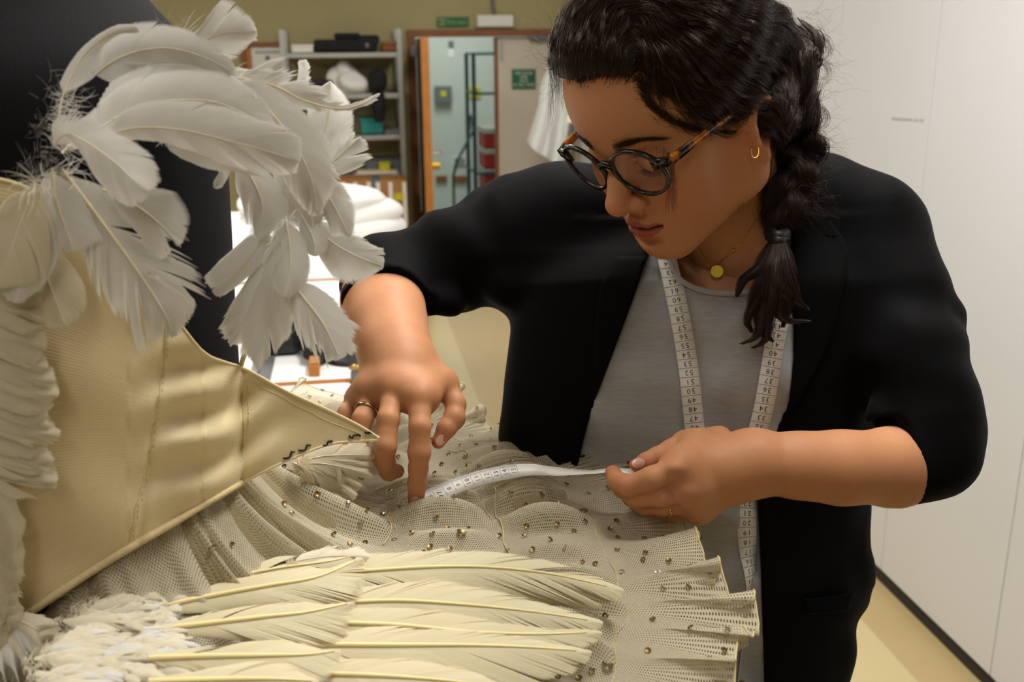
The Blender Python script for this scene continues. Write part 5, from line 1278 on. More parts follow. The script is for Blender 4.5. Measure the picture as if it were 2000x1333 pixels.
# the arm band of big white feathers; distance of each from front to back
def fs(p, d0, d1=None):
    n = len(p); d1 = d0 if d1 is None else d1; return [(a, b, d0 + (d1 - d0) * i / (n - 1)) for i, (a, b) in enumerate(p)]
feather(fs([(300, 100), (364, 96), (430, 66), (500, 62)], .66, .66), [14, 34, 50, 52, 34, 6], [8, 30, 44, 54, 44, 8], fluff=.25, cup=.25)
feather(fs([(112, 262), (122, 190), (160, 112), (215, 66), (268, 56)], .60, .62), [16, 14, 12, 9, 8, 7], [30, 40, 42, 16, 9, 8], fluff=.3, fray=.08, tip=0, wide=1)
feather(fs([(112, 275), (145, 195), (190, 142), (250, 106), (325, 94), (400, 112), (462, 146)], .61, .66), [14, 24, 34, 34, 30, 24, 5], [30, 62, 80, 74, 66, 40, 6], cup=.2, fluff=.06)
feather(fs([(120, 300), (165, 255), (230, 205), (310, 172), (400, 152), (500, 145)], .605, .67), [20, 34, 40, 34, 20, 4], [30, 60, 74, 70, 50, 8], cup=.2, fluff=.04)
feather(fs([(150, 290), (240, 222), (340, 196), (440, 205), (540, 262)], .60, .65), [20, 40, 44, 40, 8], [20, 50, 56, 52, 10], cup=.22, fluff=.05)
feather(fs([(190, 268), (270, 250), (360, 255), (460, 279), (530, 298), (580, 314)], .595, .62), [24, 40, 48, 46, 30, 3], [14, 30, 44, 38, 22, 3], cup=.2, fluff=.05, tip=.1)
feather(fs([(300, 255), (350, 282), (420, 300), (520, 312)], .625, .64), [20, 30, 26, 4], [10, 24, 26, 5], cup=.2, tip=.1)
feather(fs([(104, 285), (130, 262), (172, 280), (225, 318), (262, 352), (290, 372)], .59, .575), [18, 34, 48, 58, 56, 20], [20, 36, 62, 70, 58, 22], cup=.45, fluff=.03, shaft=.0004, ang=(60, 48, 26))
# fall of feathers on the right of the band
feather(fs([(450, 150), (500, 190), (560, 258), (605, 340), (622, 420)], .655, .67), [20, 40, 46, 44, 24, 5], [20, 48, 62, 64, 46, 8], cup=.25, fluff=.05)
feather(fs([(440, 148), (530, 166), (590, 195), (655, 212), (700, 205), (738, 186)], .66, .70), [24, 36, 30, 8, 4, 3], [10, 18, 16, 4, 3, 3], fluff=.0, split=.35, fray=.28, cup=.05, shaft=.0009, tip=0)
feather(fs([(500, 185), (560, 190), (588, 165), (594, 118)], .70, .715), [16, 26, 16, 4], [14, 24, 12, 3], fluff=.0, split=.4, fray=.2, shaft=.0006)
feather(fs([(560, 360), (610, 310), (640, 240), (645, 160)], .705, .72), [30, 52, 58, 50, 16], [14, 34, 42, 38, 14], cup=.3, fluff=.05, shaft=.0006)
feather(fs([(590, 400), (630, 335), (668, 300), (704, 268)], .71, .72), [20, 34, 34, 22, 5], [18, 38, 40, 28, 6], cup=.15, split=.3, fray=.15)
feather(fs([(580, 330), (632, 372), (662, 420), (682, 462)], .69, .695), [16, 26, 28, 20, 4], [20, 40, 44, 24, 4], cup=.2, fluff=.15)
feather(fs([(520, 200), (570, 300), (600, 390), (612, 450)], .685, .69), [20, 50, 52, 30, 4], [20, 52, 60, 36, 4], cup=.2)
feather(fs([(462, 300), (490, 345), (512, 400), (508, 466)], .68, .675), [24, 36, 38, 24, 4], [30, 44, 42, 26, 4], cup=.35, fluff=.06)
feather(fs([(425, 310), (435, 330), (430, 350), (420, 368)], .68, .68), [8, 8, 6, 2], [8, 10, 7, 2], shaft=.0003)
feather(fs([(530, 440), (497, 492), (460, 540), (427, 576)], .69, .685), [16, 20, 14, 8, 3], [20, 42, 44, 26, 3], cup=.2, fluff=.08, tip=.1)
feather(fs([(522, 430), (530, 500), (515, 570), (480, 630), (448, 668)], .70, .695), [20, 38, 44, 36, 6], [24, 46, 58, 40, 8], cup=.15, split=.3, fray=.18)
feather(fs([(550, 470), (540, 550), (522, 620), (512, 680), (508, 722)], .685, .675), [24, 40, 44, 34, 14, 3], [20, 36, 40, 36, 22, 3], cup=.25, fluff=.05)
feather(fs([(556, 420), (566, 480), (566, 530), (556, 580)], .68, .672), [18, 30, 32, 24, 5], [20, 40, 42, 30, 5], cup=.35, fluff=.08)
feather(fs([(550, 530), (590, 578), (632, 634), (664, 700)], .69, .685), [24, 44, 52, 44, 14], [24, 50, 58, 48, 14], cup=.18, fluff=.12, fray=.08, ang=(50, 36, 20))
feather(fs([(600, 430), (650, 474), (700, 502), (748, 520)], .70, .705), [22, 40, 44, 34, 8], [20, 44, 46, 28, 6], cup=.15, fluff=.06)
feather(fs([(575, 400), (600, 440), (612, 470), (616, 500)], .69, .688), [16, 26, 26, 6], [16, 28, 26, 6], cup=.25, fluff=.2)
feather(fs([(600, 420), (640, 445), (668, 470), (690, 478)], .705, .71), [16, 30, 26, 6], [14, 26, 20, 5], fluff=.3)
feather(fs([(530, 380), (545, 430), (552, 480), (550, 530)], .70, .70), [26, 44, 40, 10], [26, 40, 36, 8], fluff=.4)
# small ruff of feathers over the top of the bodice
feather(fs([(102, 328), (110, 390), (126, 440), (142, 490)], .585, .59), [40, 92, 108, 84, 16], [30, 64, 88, 76, 14], cup=.18, fluff=.06, split=.3, ang=(58, 46, 24))
feather(fs([(120, 330), (172, 398), (225, 470), (275, 540), (320, 610), (340, 655)], .59, .625), [30, 62, 74, 70, 44, 6], [20, 58, 72, 76, 60, 8], cup=.16, split=.32, fray=.14, fluff=.05, shaft=.0012)
feather(fs([(200, 370), (260, 398), (310, 436), (350, 478)], .60, .61), [20, 48, 58, 46, 14], [20, 60, 84, 72, 16], cup=.2, split=.25, fluff=.08)
feather(fs([(60, 430), (80, 500), (102, 570), (128, 636)], .60, .605), [26, 50, 60, 54, 22], [24, 48, 58, 50, 20], m=M_fp, cup=.25, fluff=.03, fray=.02)
feather(fs([(70, 350), (45, 420), (20, 490), (-10, 560)], .575, .57), [30, 60, 70, 50, 10], [30, 66, 80, 56, 10], cup=.2, m=M_fp, split=.2, ang=(58, 44, 24))
feather(fs([(90, 345), (70, 420), (45, 510), (30, 590)], .58, .58), [26, 52, 56, 44, 10], [26, 50, 60, 44, 10], cup=.2, split=.25)
feather(fs([(290, 520), (320, 560), (345, 590), (368, 625)], .63, .64), [10, 26, 28, 18, 4], [10, 20, 20, 12, 3], split=.3)
# plastron of coverts down the front edge of the bodice
for i in range(19):
    y0 = 484 + i * 25 + frng.uniform(-8, 8); d = cyl_d(20, y0) - .012 - .0006 * (i % 3)
    xe = 62 + 34 * min(1, i / 12) + frng.uniform(-14, 12); dr = frng.uniform(-4, 34)
    feather([(-70, y0 - 8, d), (-10, y0, d - .004), (40, y0 + dr * .3, d - .003), (xe + 8, y0 + dr, d + .001)], [14, 28, 34, 28, 6], [14, 30, 34, 28, 6], m=M_fp, cup=.3, fluff=.05, fray=.08, split=.2, shaft=.0003, sp_mm=.7, ang=(40, 28, 14))
for i in range(12):
    y0 = 930 + i * 24 + frng.uniform(-6, 6); d = cyl_d(10, y0) - .012 - .0005 * (i % 3); x0 = -40 + frng.uniform(-12, 8)
    feather([(x0, y0 - 60, d), (x0 + 28, y0, d - .004), (x0 + 56, y0 + 60, d - .003), (x0 + 70 - i * 3.0, y0 + 118 - i * 3, d)], [10, 18, 20, 15, 4], [12, 20, 22, 16, 4], m=M_fp, cup=.3, fluff=.05, fray=.14, split=.2, shaft=.0004, sp_mm=.9)
for i, (a, b) in enumerate((((20, 1205), (88, 1262)), ((10, 1215), (85, 1290)), ((0, 1225), (70, 1318)), ((-10, 1240), (45, 1330)), ((30, 1222), (92, 1280)), ((-30, 1250), (20, 1340)))):
    d = .655; feather([(a[0] - 14, a[1] - 6, d), (a[0] + (b[0] - a[0]) * .45 + 12, a[1] + (b[1] - a[1]) * .35, d - .012), (a[0] + (b[0] - a[0]) * .95 + 4, a[1] + (b[1] - a[1]) * .75, d - .006), (b[0] - 8, b[1] + 16, d)], [10, 22, 24, 18, 4], [10, 22, 24, 18, 4], m=M_fw if i % 2 else M_fp, cup=.4, fray=.1, shaft=.0003)
# the wing of quills lying on the skirt
def qz(p, z): 
    return [(a, b, depth_of(on_z(a, b, ZP + z_))) for (a, b), z_ in zip(p, np.linspace(*z, len(p)))]
QL = dict(wide=1.75, tip=.2, up=.72, m=M_fc, sm_=M_shaftc, fluff=.0, cup=.10, split=.03, fray=.035, ang=(34, 28, 13), bend=.25, sp_mm=.7)
feather(qz([(420, 1165), (560, 1138), (700, 1118), (900, 1108), (1060, 1120), (1212, 1152)], (.03, .024)), [10, 30, 34, 30, 26, 20, 3], [10, 34, 54, 66, 66, 50, 3], shaft=.0022, **QL)
feather(qz([(420, 1200), (600, 1185), (760, 1175), (900, 1182), (1040, 1196), (1172, 1216)], (.033, .026)), [10, 26, 36, 34, 26, 18, 3], [10, 20, 34, 44, 46, 30, 3], shaft=.0022, **QL)
feather(qz([(420, 1232), (600, 1220), (760, 1222), (920, 1236), (1050, 1240), (1170, 1236)], (.036, .028)), [10, 26, 32, 30, 24, 16, 3], [10, 20, 34, 42, 42, 26, 3], shaft=.0024, **QL)
feather(qz([(420, 1270), (600, 1262), (760, 1262), (920, 1262), (1040, 1266), (1150, 1274)], (.039, .030)), [10, 24, 32, 28, 24, 16, 3], [10, 24, 44, 62, 64, 44, 3], shaft=.0024, **QL)
feather(qz([(420, 1330), (560, 1320), (700, 1320), (860, 1330), (980, 1345)], (.042, .032)), [10, 26, 36, 30, 3], [10, 26, 44, 40, 3], shaft=.0024, **QL)
QS = dict(wide=1.7, tip=.2, up=.72, m=M_fc, sm_=M_shaftc, fluff=.0, cup=.14, split=.16, fray=.05, ang=(36, 30, 18), bend=.3, sp_mm=.7)
feather(qz([(300, 1166), (420, 1136), (540, 1112), (640, 1098), (700, 1085)], (.052, .045)), [12, 22, 26, 22, 10, 3], [10, 24, 30, 26, 14, 3], shaft=.0020, **QS)
feather(qz([(290, 1192), (400, 1168), (520, 1146), (620, 1128), (706, 1092)], (.056, .048)), [10, 30, 34, 26, 16, 3], [10, 30, 46, 50, 42, 6], shaft=.0024, **QS)
feather(qz([(290, 1233), (400, 1220), (520, 1206), (600, 1197), (690, 1178)], (.060, .050)), [10, 28, 32, 24, 14, 3], [10, 32, 50, 52, 42, 6], shaft=.0024, **QS)
feather(qz([(290, 1288), (400, 1284), (520, 1282), (600, 1280), (664, 1272)], (.064, .054)), [10, 28, 36, 26, 16, 4], [10, 28, 44, 46, 36, 6], shaft=.0024, **QS)
feather(qz([(290, 1334), (400, 1330), (520, 1328), (620, 1332)], (.068, .058)), [10, 28, 34, 20, 4], [10, 28, 40, 36, 6], shaft=.0024, **QS)
# short coverts over the quill roots
cv = []
for i in range(120):
    t = frng.random(); s_ = frng.random(); x0 = 120 + 195 * s_ + frng.uniform(-12, 8); ylo = np.interp(x0, [100, 200, 300, 340], [1290, 1180, 1110, 1090]); y0 = ylo + (1350 - ylo) * t
    L = frng.uniform(80, 150); a = math.radians(-20 + 22 * (y0 - 1100) / 230 + frng.normal(0, 13)); cv.append((x0, y0, L, a))
cv.sort(key=lambda q: -q[0])
for j, (x0, y0, L, a) in enumerate(cv):
    z0 = .062 + .022 * j / len(cv); q = [(x0 - L * .5 * math.cos(a), y0 - L * .5 * math.sin(a)), (x0, y0), (x0 + L * .3 * math.cos(a), y0 + L * .3 * math.sin(a) + 2), (x0 + L * .5 * math.cos(a), y0 + L * .5 * math.sin(a) + 5)]
    feather(qz(q, (z0, z0 - .006)), [6, 13, 17, 13, 4], [6, 13, 17, 13, 4], m=M_fp if j % 5 else M_fw, cup=.22, fluff=.16, fray=.16, split=.5, shaft=.0, sp_mm=.7, ang=(40, 26, 10), up=.5)
for (a, b) in (((345, 1105), (482, 1068)), ((365, 1100), (500, 1082)), ((330, 1112), (440, 1066)), ((420, 1102), (580, 1070)), ((440, 1106), (560, 1084)), ((560, 1100), (720, 1088))):
    feather(qz([a, ((a[0] + b[0]) / 2, (a[1] + b[1]) / 2 - 6), b], (.05, .045)), [8, 22, 24, 6], [8, 18, 20, 6], m=M_fp, up=.5, cup=.2, fluff=.1, fray=.2, split=.3, shaft=.0003)
# tuft at the back opening
for i in range(18):
    t = i / 17; x0, y0 = 572 + 16 * t, 905 + 6 * t; a = math.radians(-12 + 72 * t + frng.normal(0, 7)); L = 150 - 55 * t + frng.normal(0, 10)
    d0 = .86; feather([(x0, y0, d0), (x0 + L * .35 * math.cos(a - .1), y0 + L * .35 * math.sin(a - .1), d0 + .02), (x0 + L * .7 * math.cos(a), y0 + L * .7 * math.sin(a), d0 + .045), (x0 + L * math.cos(a + .05), y0 + L * math.sin(a + .05), d0 + .06 - .02 * t)], [8, 20, 24, 18, 5], [8, 20, 22, 16, 4], m=M_fp, cup=.2, fluff=.1, fray=.2, split=.5, shaft=.0004, sp_mm=.8)
# loose down at the feather roots
dn = []
for (x_, y_, d, n_, sp2) in ((92, 250, .60, 60, 20), (100, 330, .59, 60, 20), (70, 345, .59, 40, 20), (310, 78, .665, 40, 22), (350, 66, .665, 30, 18), (560, 420, .69, 120, 40), (130, 190, .605, 40, 24), (590, 590, .69, 40, 30), (320, 1100, .72, 60, 30), (300, 1180, .67, 110, 34), (210, 1230, .655, 140, 50)):
    for q in range(n_):
        a = cc(x_ + frng.normal(0, sp2), y_ + frng.normal(0, sp2), d); dv = frng.normal(0, 1, 3); dv[2] *= .4; L = frng.uniform(.005, .015); k = np.linspace(0, 1, 9)[:, None]; cu = np.cross(dv, frng.normal(0, 1, 3))
        dn.append(w_(a + unit(dv) * L * k + unit(cu) * L * .6 * k ** 2))
dw = curves_obj('down_wisps', dn, .00006, M_fw, tutu); dw['kind'] = 'stuff'
# ------------------------------------------------------------------ tape measure
M_tape = mat('tape_white', srgb(226, 222, 214), .45, var=.02, scale=20); M_ink = mat('tape_ink', srgb(34, 36, 40), .6, var=0)
tape = empty('tape_measure', P(1340, 700, 1.03), 'white tape measure hung round her neck and stretched along the tutu', 'tape measure')
def ribbon(name, C, Wd, half, thick=.00035):
    C = np.asarray(C); n = len(C); T = unit(np.gradient(C, axis=0)); W2 = unit(Wd - T * (Wd * T).sum(1, keepdims=True)); Nm = np.cross(T, W2)
    V = np.concatenate([C + W2 * half, C - W2 * half, C - W2 * half - Nm * thick, C + W2 * half - Nm * thick]).reshape(4, n, 3).transpose(1, 0, 2).reshape(-1, 3)
    mesh(name, w_(V), grid_faces(n, 4, False, True), M_tape, tape, smooth=False); return C, T, W2
GL = {}
def glyph(ch):
    if ch not in GL:
        cu = bpy.data.curves.new('digit', 'FONT'); cu.body = ch; cu.size = 1.0; cu.align_x = 'CENTER'; cu.align_y = 'CENTER'; cu.resolution_u = 2
        t = bpy.data.objects.new('digit', cu); me = bpy.data.meshes.new_from_object(t); bpy.data.objects.remove(t)
        GL[ch] = (np.array([v.co[:2] for v in me.vertices]), [list(p.vertices) for p in me.polygons]); bpy.data.meshes.remove(me)
    return GL[ch]
def marks(name, C, items, half, up, rt, dig, lines, ticks=None, w=.00022):
    """items: (number, index along C); up and rt: +-1, direction of a digit's top along the tape and of its right side across it"""
    T = unit(np.gradient(C[0], axis=0)); W2 = C[2]; Ce = C[0]; view = -unit(Ce)
    Nm = np.cross(T, W2); Nm = Nm * np.sign((Nm * view).sum(1, keepdims=True)); b = MB()
    def at(s, wv, h=.0005):
        i = np.clip(s, 0, len(Ce) - 1.001); k = int(i); f = i - k; L = lambda A: A[k] * (1 - f) + A[k + 1] * f
        return L(Ce) + L(W2) * wv + L(Nm) * h
    sl = np.concatenate([[0], np.cumsum(np.linalg.norm(np.diff(Ce, axis=0), axis=1))])
    def arc(i): return np.interp(i, np.arange(len(sl)), sl)
    def idx(a): return np.interp(a, sl, np.arange(len(sl)))
    for num, i in items:
        s = str(num); a0 = arc(i)
        for q, ch in enumerate(s):
            v, F = glyph(ch); off = (q - (len(s) - 1) / 2) * dig * .62
            pts = [w_(at(idx(a0 + up * y * dig), rt * (x * dig + off))) for x, y in v]; b.add(pts, F)
    for i, f0, f1 in lines:
        a0 = arc(i); q = [at(idx(a0 - w), half * f0), at(idx(a0 + w), half * f0), at(idx(a0 + w), half * f1), at(idx(a0 - w), half * f1)]
        b.add([w_(p) for p in q], [[0, 1, 2, 3]])
    o = b.build(name, M_ink, tape); o['kind'] = 'stuff'; return o
# along the skirt: from under the finger to the left hand
SK_ = [(770, 1003), (790, 991), (815, 980), (840, 971), (860, 963), (885, 952), (910, 943), (935, 935), (960, 929), (985, 924), (1010, 920), (1040, 918), (1070, 920), (1100, 923), (1150, 923), (1195, 919), (1228, 921), (1245, 923)]
ds = []
for i, (a, b) in enumerate(SK_):
    z = ZP + np.interp(a, [770, 830, 930, 1000, 1100], [.006, .0185, .027, .030, .029])
    d = depth_of(on_z(a, b, z)); 
    if a > 1060: d = np.interp(a, [1060, 1245], [depth_of(on_z(1060, 920, ZP + .025)), .947])
    ds.append((a, b, d))
C = spline([cc(*p) for p in ds], 240)
flat = to_cam(CO + ZZ); n_ = len(C); xs = 1000 + FPX * C[:, 0] / C[:, 2]
an = np.radians(np.interp(xs, [780, 820, 990, 1060, 1150, 1245], [5, 27, 27, 8, -14, -8]))[:, None]; away = np.array([0.0, math.sin(PITCH), math.cos(PITCH)]); updir = np.array([0, math.cos(PITCH), -math.sin(PITCH)])
Wd = away * np.cos(an) + updir * np.sin(an)
r1 = ribbon('tape_band', C, Wd, .0088)
def at_x(v): return float(np.interp(v, xs, np.arange(n_)))
NX = {5: 818, 6: 841, 7: 859, 8: 878, 9: 896, 10: 914, 11: 933, 12: 952, 13: 970, 14: 987, 15: 1004, 16: 1121, 17: 1150}
cmx = {5: 829, 6: 849, 7: 868, 8: 887, 9: 905, 10: 922, 11: 941, 12: 960, 13: 978, 14: 994, 15: 1011}
ln = [(at_x(v), .98, -.75) for v in cmx.values()]
for k_, v in cmx.items():
    nx_ = cmx.get(k_ + 1)
    if nx_:
        for q in range(1, 10): ln.append((at_x(v + (nx_ - v) * q / 10), .98, .62 if q != 5 else .45))
side = 1 if (r1[2][60] @ away) > 0 else -1
ln = [(a, b * side, c * side) for a, b, c in ln]
marks('tape_print', r1, [(k_, at_x(v)) for k_, v in NX.items() if k_ < 16], .0088, -1, side, .0068, ln, w=.00014)
small = MB()
# round the neck: left strand, neck, right strand
def strand(px_pts, n, half, fields, extra=.0022, d_lim=(.9, 1.3)):
    sp = spline(np.array([(a, b, 0) for a, b in px_pts], float), n); c, h_ = drape(fields, sp[:, 0], sp[:, 1], .80, 1.35); d = c[:, 2].copy()
    ok = h_ & (d > d_lim[0]) & (d < d_lim[1]); d = np.interp(np.arange(n), np.arange(n)[ok], d[ok]); ker = np.ones(9) / 9; dp = np.pad(d, 4, mode='edge'); d = np.convolve(dp, ker, 'valid'); d -= extra
    return np.stack([(sp[:, 0] - 1000) / FPX * d, (666.5 - sp[:, 1]) / FPX * d, d], -1)
LS = strand([(1297, 455), (1303, 505), (1312, 545), (1322, 590), (1332, 640), (1340, 690), (1347, 740), (1352, 790), (1357, 838), (1361, 880)], 260, .0098, [TE], .0035)
RS = strand([(1546, 430), (1543, 470), (1536, 520), (1528, 570), (1520, 630), (1511, 685), (1502, 740), (1493, 790), (1481, 840), (1470, 880), (1463, 930), (1460, 980), (1459, 1040), (1462, 1090), (1466, 1125), (1464, 1160), (1458, 1210), (1451, 1260), (1444, 1310), (1440, 1345)], 560, .0098, [TE, BZ], .0035)
ys_l = 666.5 - FPX * LS[:, 1] / LS[:, 2]; ys_r = 666.5 - FPX * RS[:, 1] / RS[:, 2]
def wide(Cs, tilt=0.0):
    n = len(Cs); return np.tile(np.array([1, 0, tilt]), (n, 1)).astype(float)
l1 = ribbon('tape_band', LS, wide(LS), .0100)
tilt = np.interp(ys_r, [1050, 1130, 1200, 1350], [0, .9, 3.0, 3.5]); Wr = np.stack([np.ones(len(RS)), np.zeros(len(RS)), tilt], -1)
r2 = ribbon('tape_band', RS, Wr, .0100)
def at_y(ys, v): return float(np.interp(v, ys, np.arange(len(ys))))
yl = lambda n: 835 + (46 - n) * 17.75
yr = lambda n: 637 + (43 - n) * 17.9 if n >= 30 else 965 + (23 - n) * 18.9
def fit(ys, f, lo, hi): return [(n, at_y(ys, f(n))) for n in range(lo, hi + 1)]
sl_ = 1 if l1[2][50][0] > 0 else -1
def dirn(ys): return 1                                   # samples run down the picture; a digit's top points down
marks('tape_print', l1, fit(ys_l, yl, 46, 65), .0098, 1, -sl_, .0078, [(at_y(ys_l, yl(n) + 8.9), -1, 1) for n in range(46, 66)], w=.0002)
sr_ = 1 if r2[2][50][0] > 0 else -1
marks('tape_print', r2, fit(ys_r, yr, 30, 53) + fit(ys_r, yr, 12, 23), .0098, 1, -sr_, .0078, [(at_y(ys_r, yr(n) + 8.9), -1, 1) for n in list(range(12, 24)) + list(range(30, 54))], w=.0002)
# part behind the neck, and the slack from the chest into the hand
nk = spline([RS[0], cc(1556, 390, 1.15), cc(1540, 350, 1.22), cc(1440, 335, 1.26), cc(1330, 370, 1.22), cc(1292, 420, 1.13), LS[0]], 60)
ribbon('tape_band', nk, np.tile(np.array([.3, 1.0, .4]), (60, 1)), .0095)
slk = spline([LS[-1], cc(1362, 920, 1.06), cc(1330, 990, 1.03), cc(1275, 985, 1.0), cc(1245, 940, .975), C[-1] + np.array([.001, 0, .004])], 60)
ribbon('tape_band', slk, np.tile(np.array([.5, .3, .8]), (60, 1)), .0085)

# ------------------------------------------------------------------ jewellery and glasses
M_gold = mat('gold', srgb(226, 178, 92), .22, metal=1, var=.04); M_wgold = mat('pale_gold', srgb(226, 205, 160), .18, metal=1, var=.03); M_bright = mat('polished_gold', srgb(236, 208, 70), .3, metal=.9, var=.02)
def ring_on(name, label, A, p, axis, r, m, band=.0011, stone=None):
    k = empty(name, w_(p), label, 'ring'); ax = unit(axis); a = unit(np.cross(ax, [0, 0, 1.])); b = np.cross(ax, a); th = np.linspace(0, 2 * math.pi, 40)
    pts = []
    for t in th:                                         # lies on the finger
        dv = a * math.cos(t) + b * math.sin(t); q = np.linspace(.001, .018, 60); sv = A.sample(p + dv * q[:, None]); i = int(np.argmax(sv > 0)); pts.append(p + dv * min(q[i], r * 1.25) )
    pts = np.array(pts); pts[-1] = pts[0]
    rad = np.linalg.norm(pts - p, axis=1); rad = np.convolve(np.pad(rad[:-1], 4, mode='wrap'), np.ones(9) / 9, 'valid'); rad = np.concatenate([rad, rad[:1]])
    pts = p + (np.cos(th)[:, None] * a + np.sin(th)[:, None] * b) * (rad + .0003)[:, None]
    V = np.concatenate([[q - ax * band, q + ax * band, q + ax * band + unit(q - p) * .0011, q - ax * band + unit(q - p) * .0011] for q in pts[:-1]])
    mesh('band', w_(V), grid_faces(39, 4, True, True), m, k)
    return k, pts
a_, b_ = rf[2][0][0], rf[2][2][0]; k, pts = ring_on('finger_ring', 'pale gold wedding band with a tiny stone on her right ring finger', A1, a_ * .34 + rf[2][1][0] * .66, rf[2][1][0] - a_, .010, M_wgold, .0013)
i_ = int(np.argmin(pts[:, 2])); MB().disc_prism(w_(pts[i_] + unit(pts[i_] - a_) * .0), w_(pts[i_]) - CO, .0016, .002, 10).build('stone', M_chrome, k, True)
a_, b_ = lf_[2][0][0], lf_[2][1][0]; k, pts = ring_on('finger_ring', 'slim gold ring on the hand that holds the tape end', A2, a_ * .05 + b_ * .95, b_ - a_, .0095, M_gold, .0009)
i_ = int(np.argmin(pts[:, 2])); MB().disc_prism(w_(pts[i_]), w_(pts[i_]) - CO, .0016, .0016, 10, .7).build('setting', M_gold, k, True)
# necklace
nkp = spline(np.array([(1362, 484, 0), (1374, 505, 0), (1387, 523, 0), (1400, 517, 0), (1416, 504, 0), (1440, 480, 0), (1462, 452, 0), (1480, 422, 0), (1494, 385, 0)], float), 60)
HFd = HairSkin()
c, h_ = drape([HFd, BD], nkp[:, 0], nkp[:, 1], .9, 1.3); d = c[:, 2]; d = np.convolve(np.pad(d, 3, mode='edge'), np.ones(7) / 7, 'valid') - .0015
c = np.stack([(nkp[:, 0] - 1000) / FPX * d, (666.5 - nkp[:, 1]) / FPX * d, d], -1)
nl = empty('necklace', w_(c[18]), 'fine gold chain with an oval disc pendant at her throat', 'necklace')
MB().tube(w_(c), .00055, 6).build('chain', M_gold, nl, True)
pn = c[16] + np.array([-.0005, -.0075, -.003]); MB().disc_prism(w_(pn), -(w_(pn) - CO), .0064, .0012, 28, 1.0).build('pendant', M_bright, nl, False)
po = bpy.data.objects[-1] if False else None
MB().disc_prism(w_(c[27] + np.array([0, 0, -.001])), w_(c[27]) - CO, .0021, .0024, 10).build('bead', M_gold, nl, True)
er = empty('hoop_earring', P(1475, 290, .985), 'small thin gold hoop in her left ear', 'earring'); th = np.linspace(-.3, 5.6, 40)
dl_, hh = drape([HFd], np.array([1470.]), np.array([292.]), .85, 1.1); de = (dl_[0][2] if hh[0] else .99) - .004
MB().tube(np.array([P(1474 + 7.5 * math.sin(t), 295 - 14 * math.cos(t), de + .003 * math.cos(t)) for t in th]), .0007, 8).build('hoop', M_gold, er, True)
MB().disc_prism(P(1473, 281, de - .001), P(1473, 281, de) - CO, .0013, .002, 8).build('post', M_gold, er, True)
# glasses, in the head's frame
N = NT('tortoiseshell'); nz = N.n('ShaderNodeValToRGB'); nz.color_ramp.elements[0].position = .46; nz.color_ramp.elements[0].color = srgb(20, 15, 13); nz.color_ramp.elements[1].position = .62; nz.color_ramp.elements[1].color = srgb(196, 116, 30)
N.l(N.noise(70, 2), nz.inputs[0]); N.l(nz.outputs[0], N.b.inputs['Base Color']); N.b.inputs['Roughness'].default_value = .18; N.b.inputs['Coat Weight'].default_value = .4; M_tort = N.m
M_frame = mat('dark_frame', srgb(20, 17, 18), .2, var=.25, scale=60, coat=.4)
N = NT('lens'); gl = N.n('ShaderNodeBsdfGlossy'); gl.inputs['Roughness'].default_value = .03; gl.inputs[0].default_value = (.82, .72, 1, 1); tr = N.n('ShaderNodeBsdfTransparent'); tr.inputs[0].default_value = (.93, .92, .93, 1)
fr = N.n('ShaderNodeLayerWeight'); fr.inputs[0].default_value = .12; mx = N.n('ShaderNodeMixShader'); N.l(N.math('ADD', N.math('MULTIPLY', N.math('POWER', fr.outputs['Facing'], 3.0), .5), .05), mx.inputs[0]); N.l(tr.outputs[0], mx.inputs[1]); N.l(gl.outputs[0], mx.inputs[2]); N.l(mx.outputs[0], N.out.inputs[0]); M_lens = N.m
GZ = .0145; GY = -.004; PT = math.radians(9)
def gp(l, u, f=0.0):             # front plane of the glasses: slightly tilted and wrapped
    l = np.asarray(l, float); u = np.asarray(u, float); z = GZ - 2.2 * l * l + math.tan(PT) * (u) + f
    return head_w(np.stack([l, u + GY, z + 0 * l], -1))
gls = empty('eyeglasses', head_w(np.array([0, GY, GZ])), 'round dark tortoiseshell glasses low on her nose', 'glasses')
fb = MB(); lens_c = .0335
th = np.linspace(0, 2 * math.pi, 49)
def rim(s, k=1.0):
    a = .0255 * k; x_ = np.cos(th); y_ = np.sin(th); rx = a * (1 + .03 * y_); ry_ = .0235 * k * (1 + .05 * y_)
    return s * (lens_c + rx * x_), -.007 + ry_ * y_
for s in (1, -1):
    l_, u_ = rim(s); pts = gp(l_, u_); V = []
    l2, u2 = rim(s, 1.105); inner = rim(s, .985)
    A_ = gp(inner[0], inner[1], .0018); B_ = gp(l2, u2, .0018); Cc = gp(l2, u2, -.0022); D_ = gp(inner[0], inner[1], -.0022)
    V = np.stack([A_, B_, Cc, D_], 1)[:-1].reshape(-1, 3); fb.add(V, grid_faces(48, 4, True, True).tolist())
br_l = np.linspace(-.0085, .0085, 14); V = np.stack([gp(br_l, .0035 + 0 * br_l + .003 * np.cos(br_l / .0085 * 1.4), .0022), gp(br_l, -.0035 + .004 * np.cos(br_l / .0085 * 1.4), .0022), gp(br_l, -.0035 + .004 * np.cos(br_l / .0085 * 1.4), -.0022), gp(br_l, .0035 + .003 * np.cos(br_l / .0085 * 1.4), -.0022)], 1).reshape(-1, 3)
fb.add(V, grid_faces(14, 4, False, True).tolist())
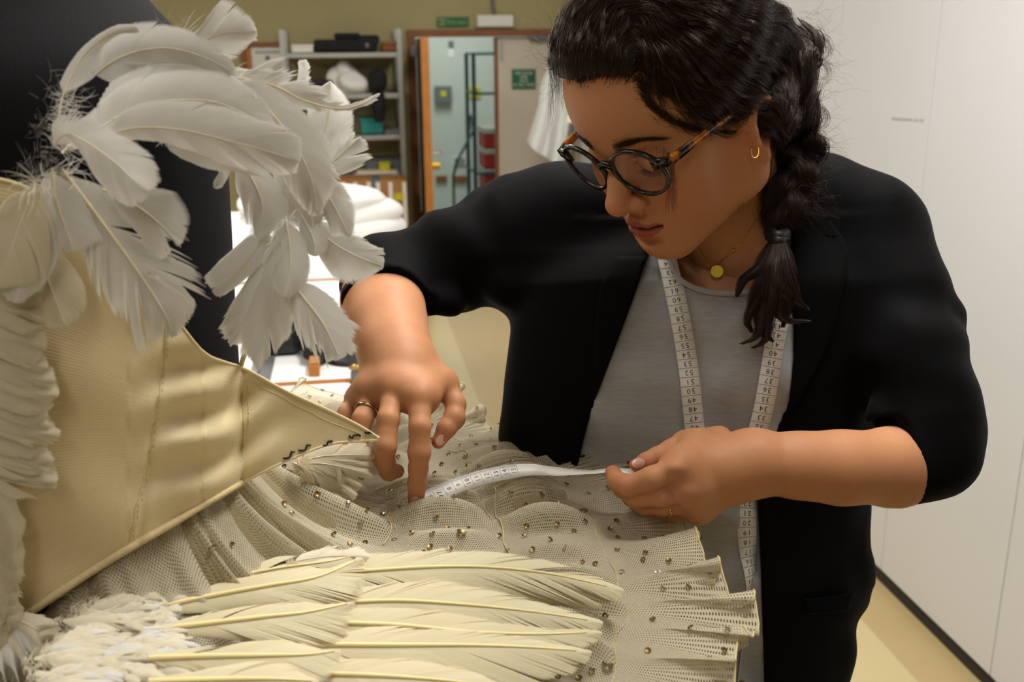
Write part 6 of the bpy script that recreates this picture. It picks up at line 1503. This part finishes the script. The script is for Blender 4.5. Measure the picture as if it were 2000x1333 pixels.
for s in (1, -1):                # end pieces
    e0 = np.array([.052, .060, .067]); t_ = np.array([.0075, .0085, .0085]); b2 = np.array([-.003, .000, .001])
    V = np.stack([gp(s * e0, t_, .002), gp(s * e0, b2, .002), gp(s * e0, b2, -.003), gp(s * e0, t_, -.003)], 1).reshape(-1, 3); fb.add(V, grid_faces(3, 4, False, True).tolist() + [[0, 1, 2, 3], [8, 9, 10, 11]])
fb.build('frame', M_frame, gls, True)
for s in (1, -1):
    rr_ = np.linspace(0, .99, 8); L_, U_ = [], []
    for q in rr_:
        a, b = rim(s, max(q, .001)); L_.append(s * lens_c + (a - s * lens_c)); U_.append(-.007 + (b + .007))
    Vl = gp(np.array(L_)[:, :-1].ravel(), np.array(U_)[:, :-1].ravel(), 0.0); cent = head_w(np.array([s * lens_c, GY - .007, GZ - 2.2 * lens_c ** 2]))
    Vl = Vl + (0); mesh('lens', Vl, grid_faces(8, 48, False, True), M_lens, gls)
    a0 = np.array([s * .0668, .004 + GY, GZ - 2.2 * .067 ** 2 - .002]); te = spline([a0, a0 + [s * .0035, .0005, -.012], np.array([s * .0745, -.001, -.05]), np.array([s * .0765, -.006, -.085]), np.array([s * .0770, -.014, -.106]), np.array([s * .0750, -.03, -.116])], 30)
    T_ = unit(np.gradient(te, axis=0)); upv = np.tile([0, 1., 0], (30, 1)); upv = unit(upv - T_ * (upv * T_).sum(1, keepdims=True)); sd = np.cross(T_, upv); hh_ = np.interp(np.linspace(0, 1, 30), [0, .3, 1], [.0042, .0030, .0026])[:, None]
    V = np.stack([te + upv * hh_ + sd * .0014, te - upv * hh_ + sd * .0014, te - upv * hh_ - sd * .0014, te + upv * hh_ - sd * .0014], 1).reshape(-1, 3)
    mesh('temple_arm', head_w(V), np.array(grid_faces(30, 4, False, True).tolist() + [[0, 1, 2, 3], [116, 117, 118, 119]]), M_tort, gls)
    MB().disc_prism(head_w(a0 + [-s * .003, .001, -.004]), HU @ np.stack([CR, CU, CF]), .0016, .006, 10).build('hinge', M_chrome, gls)
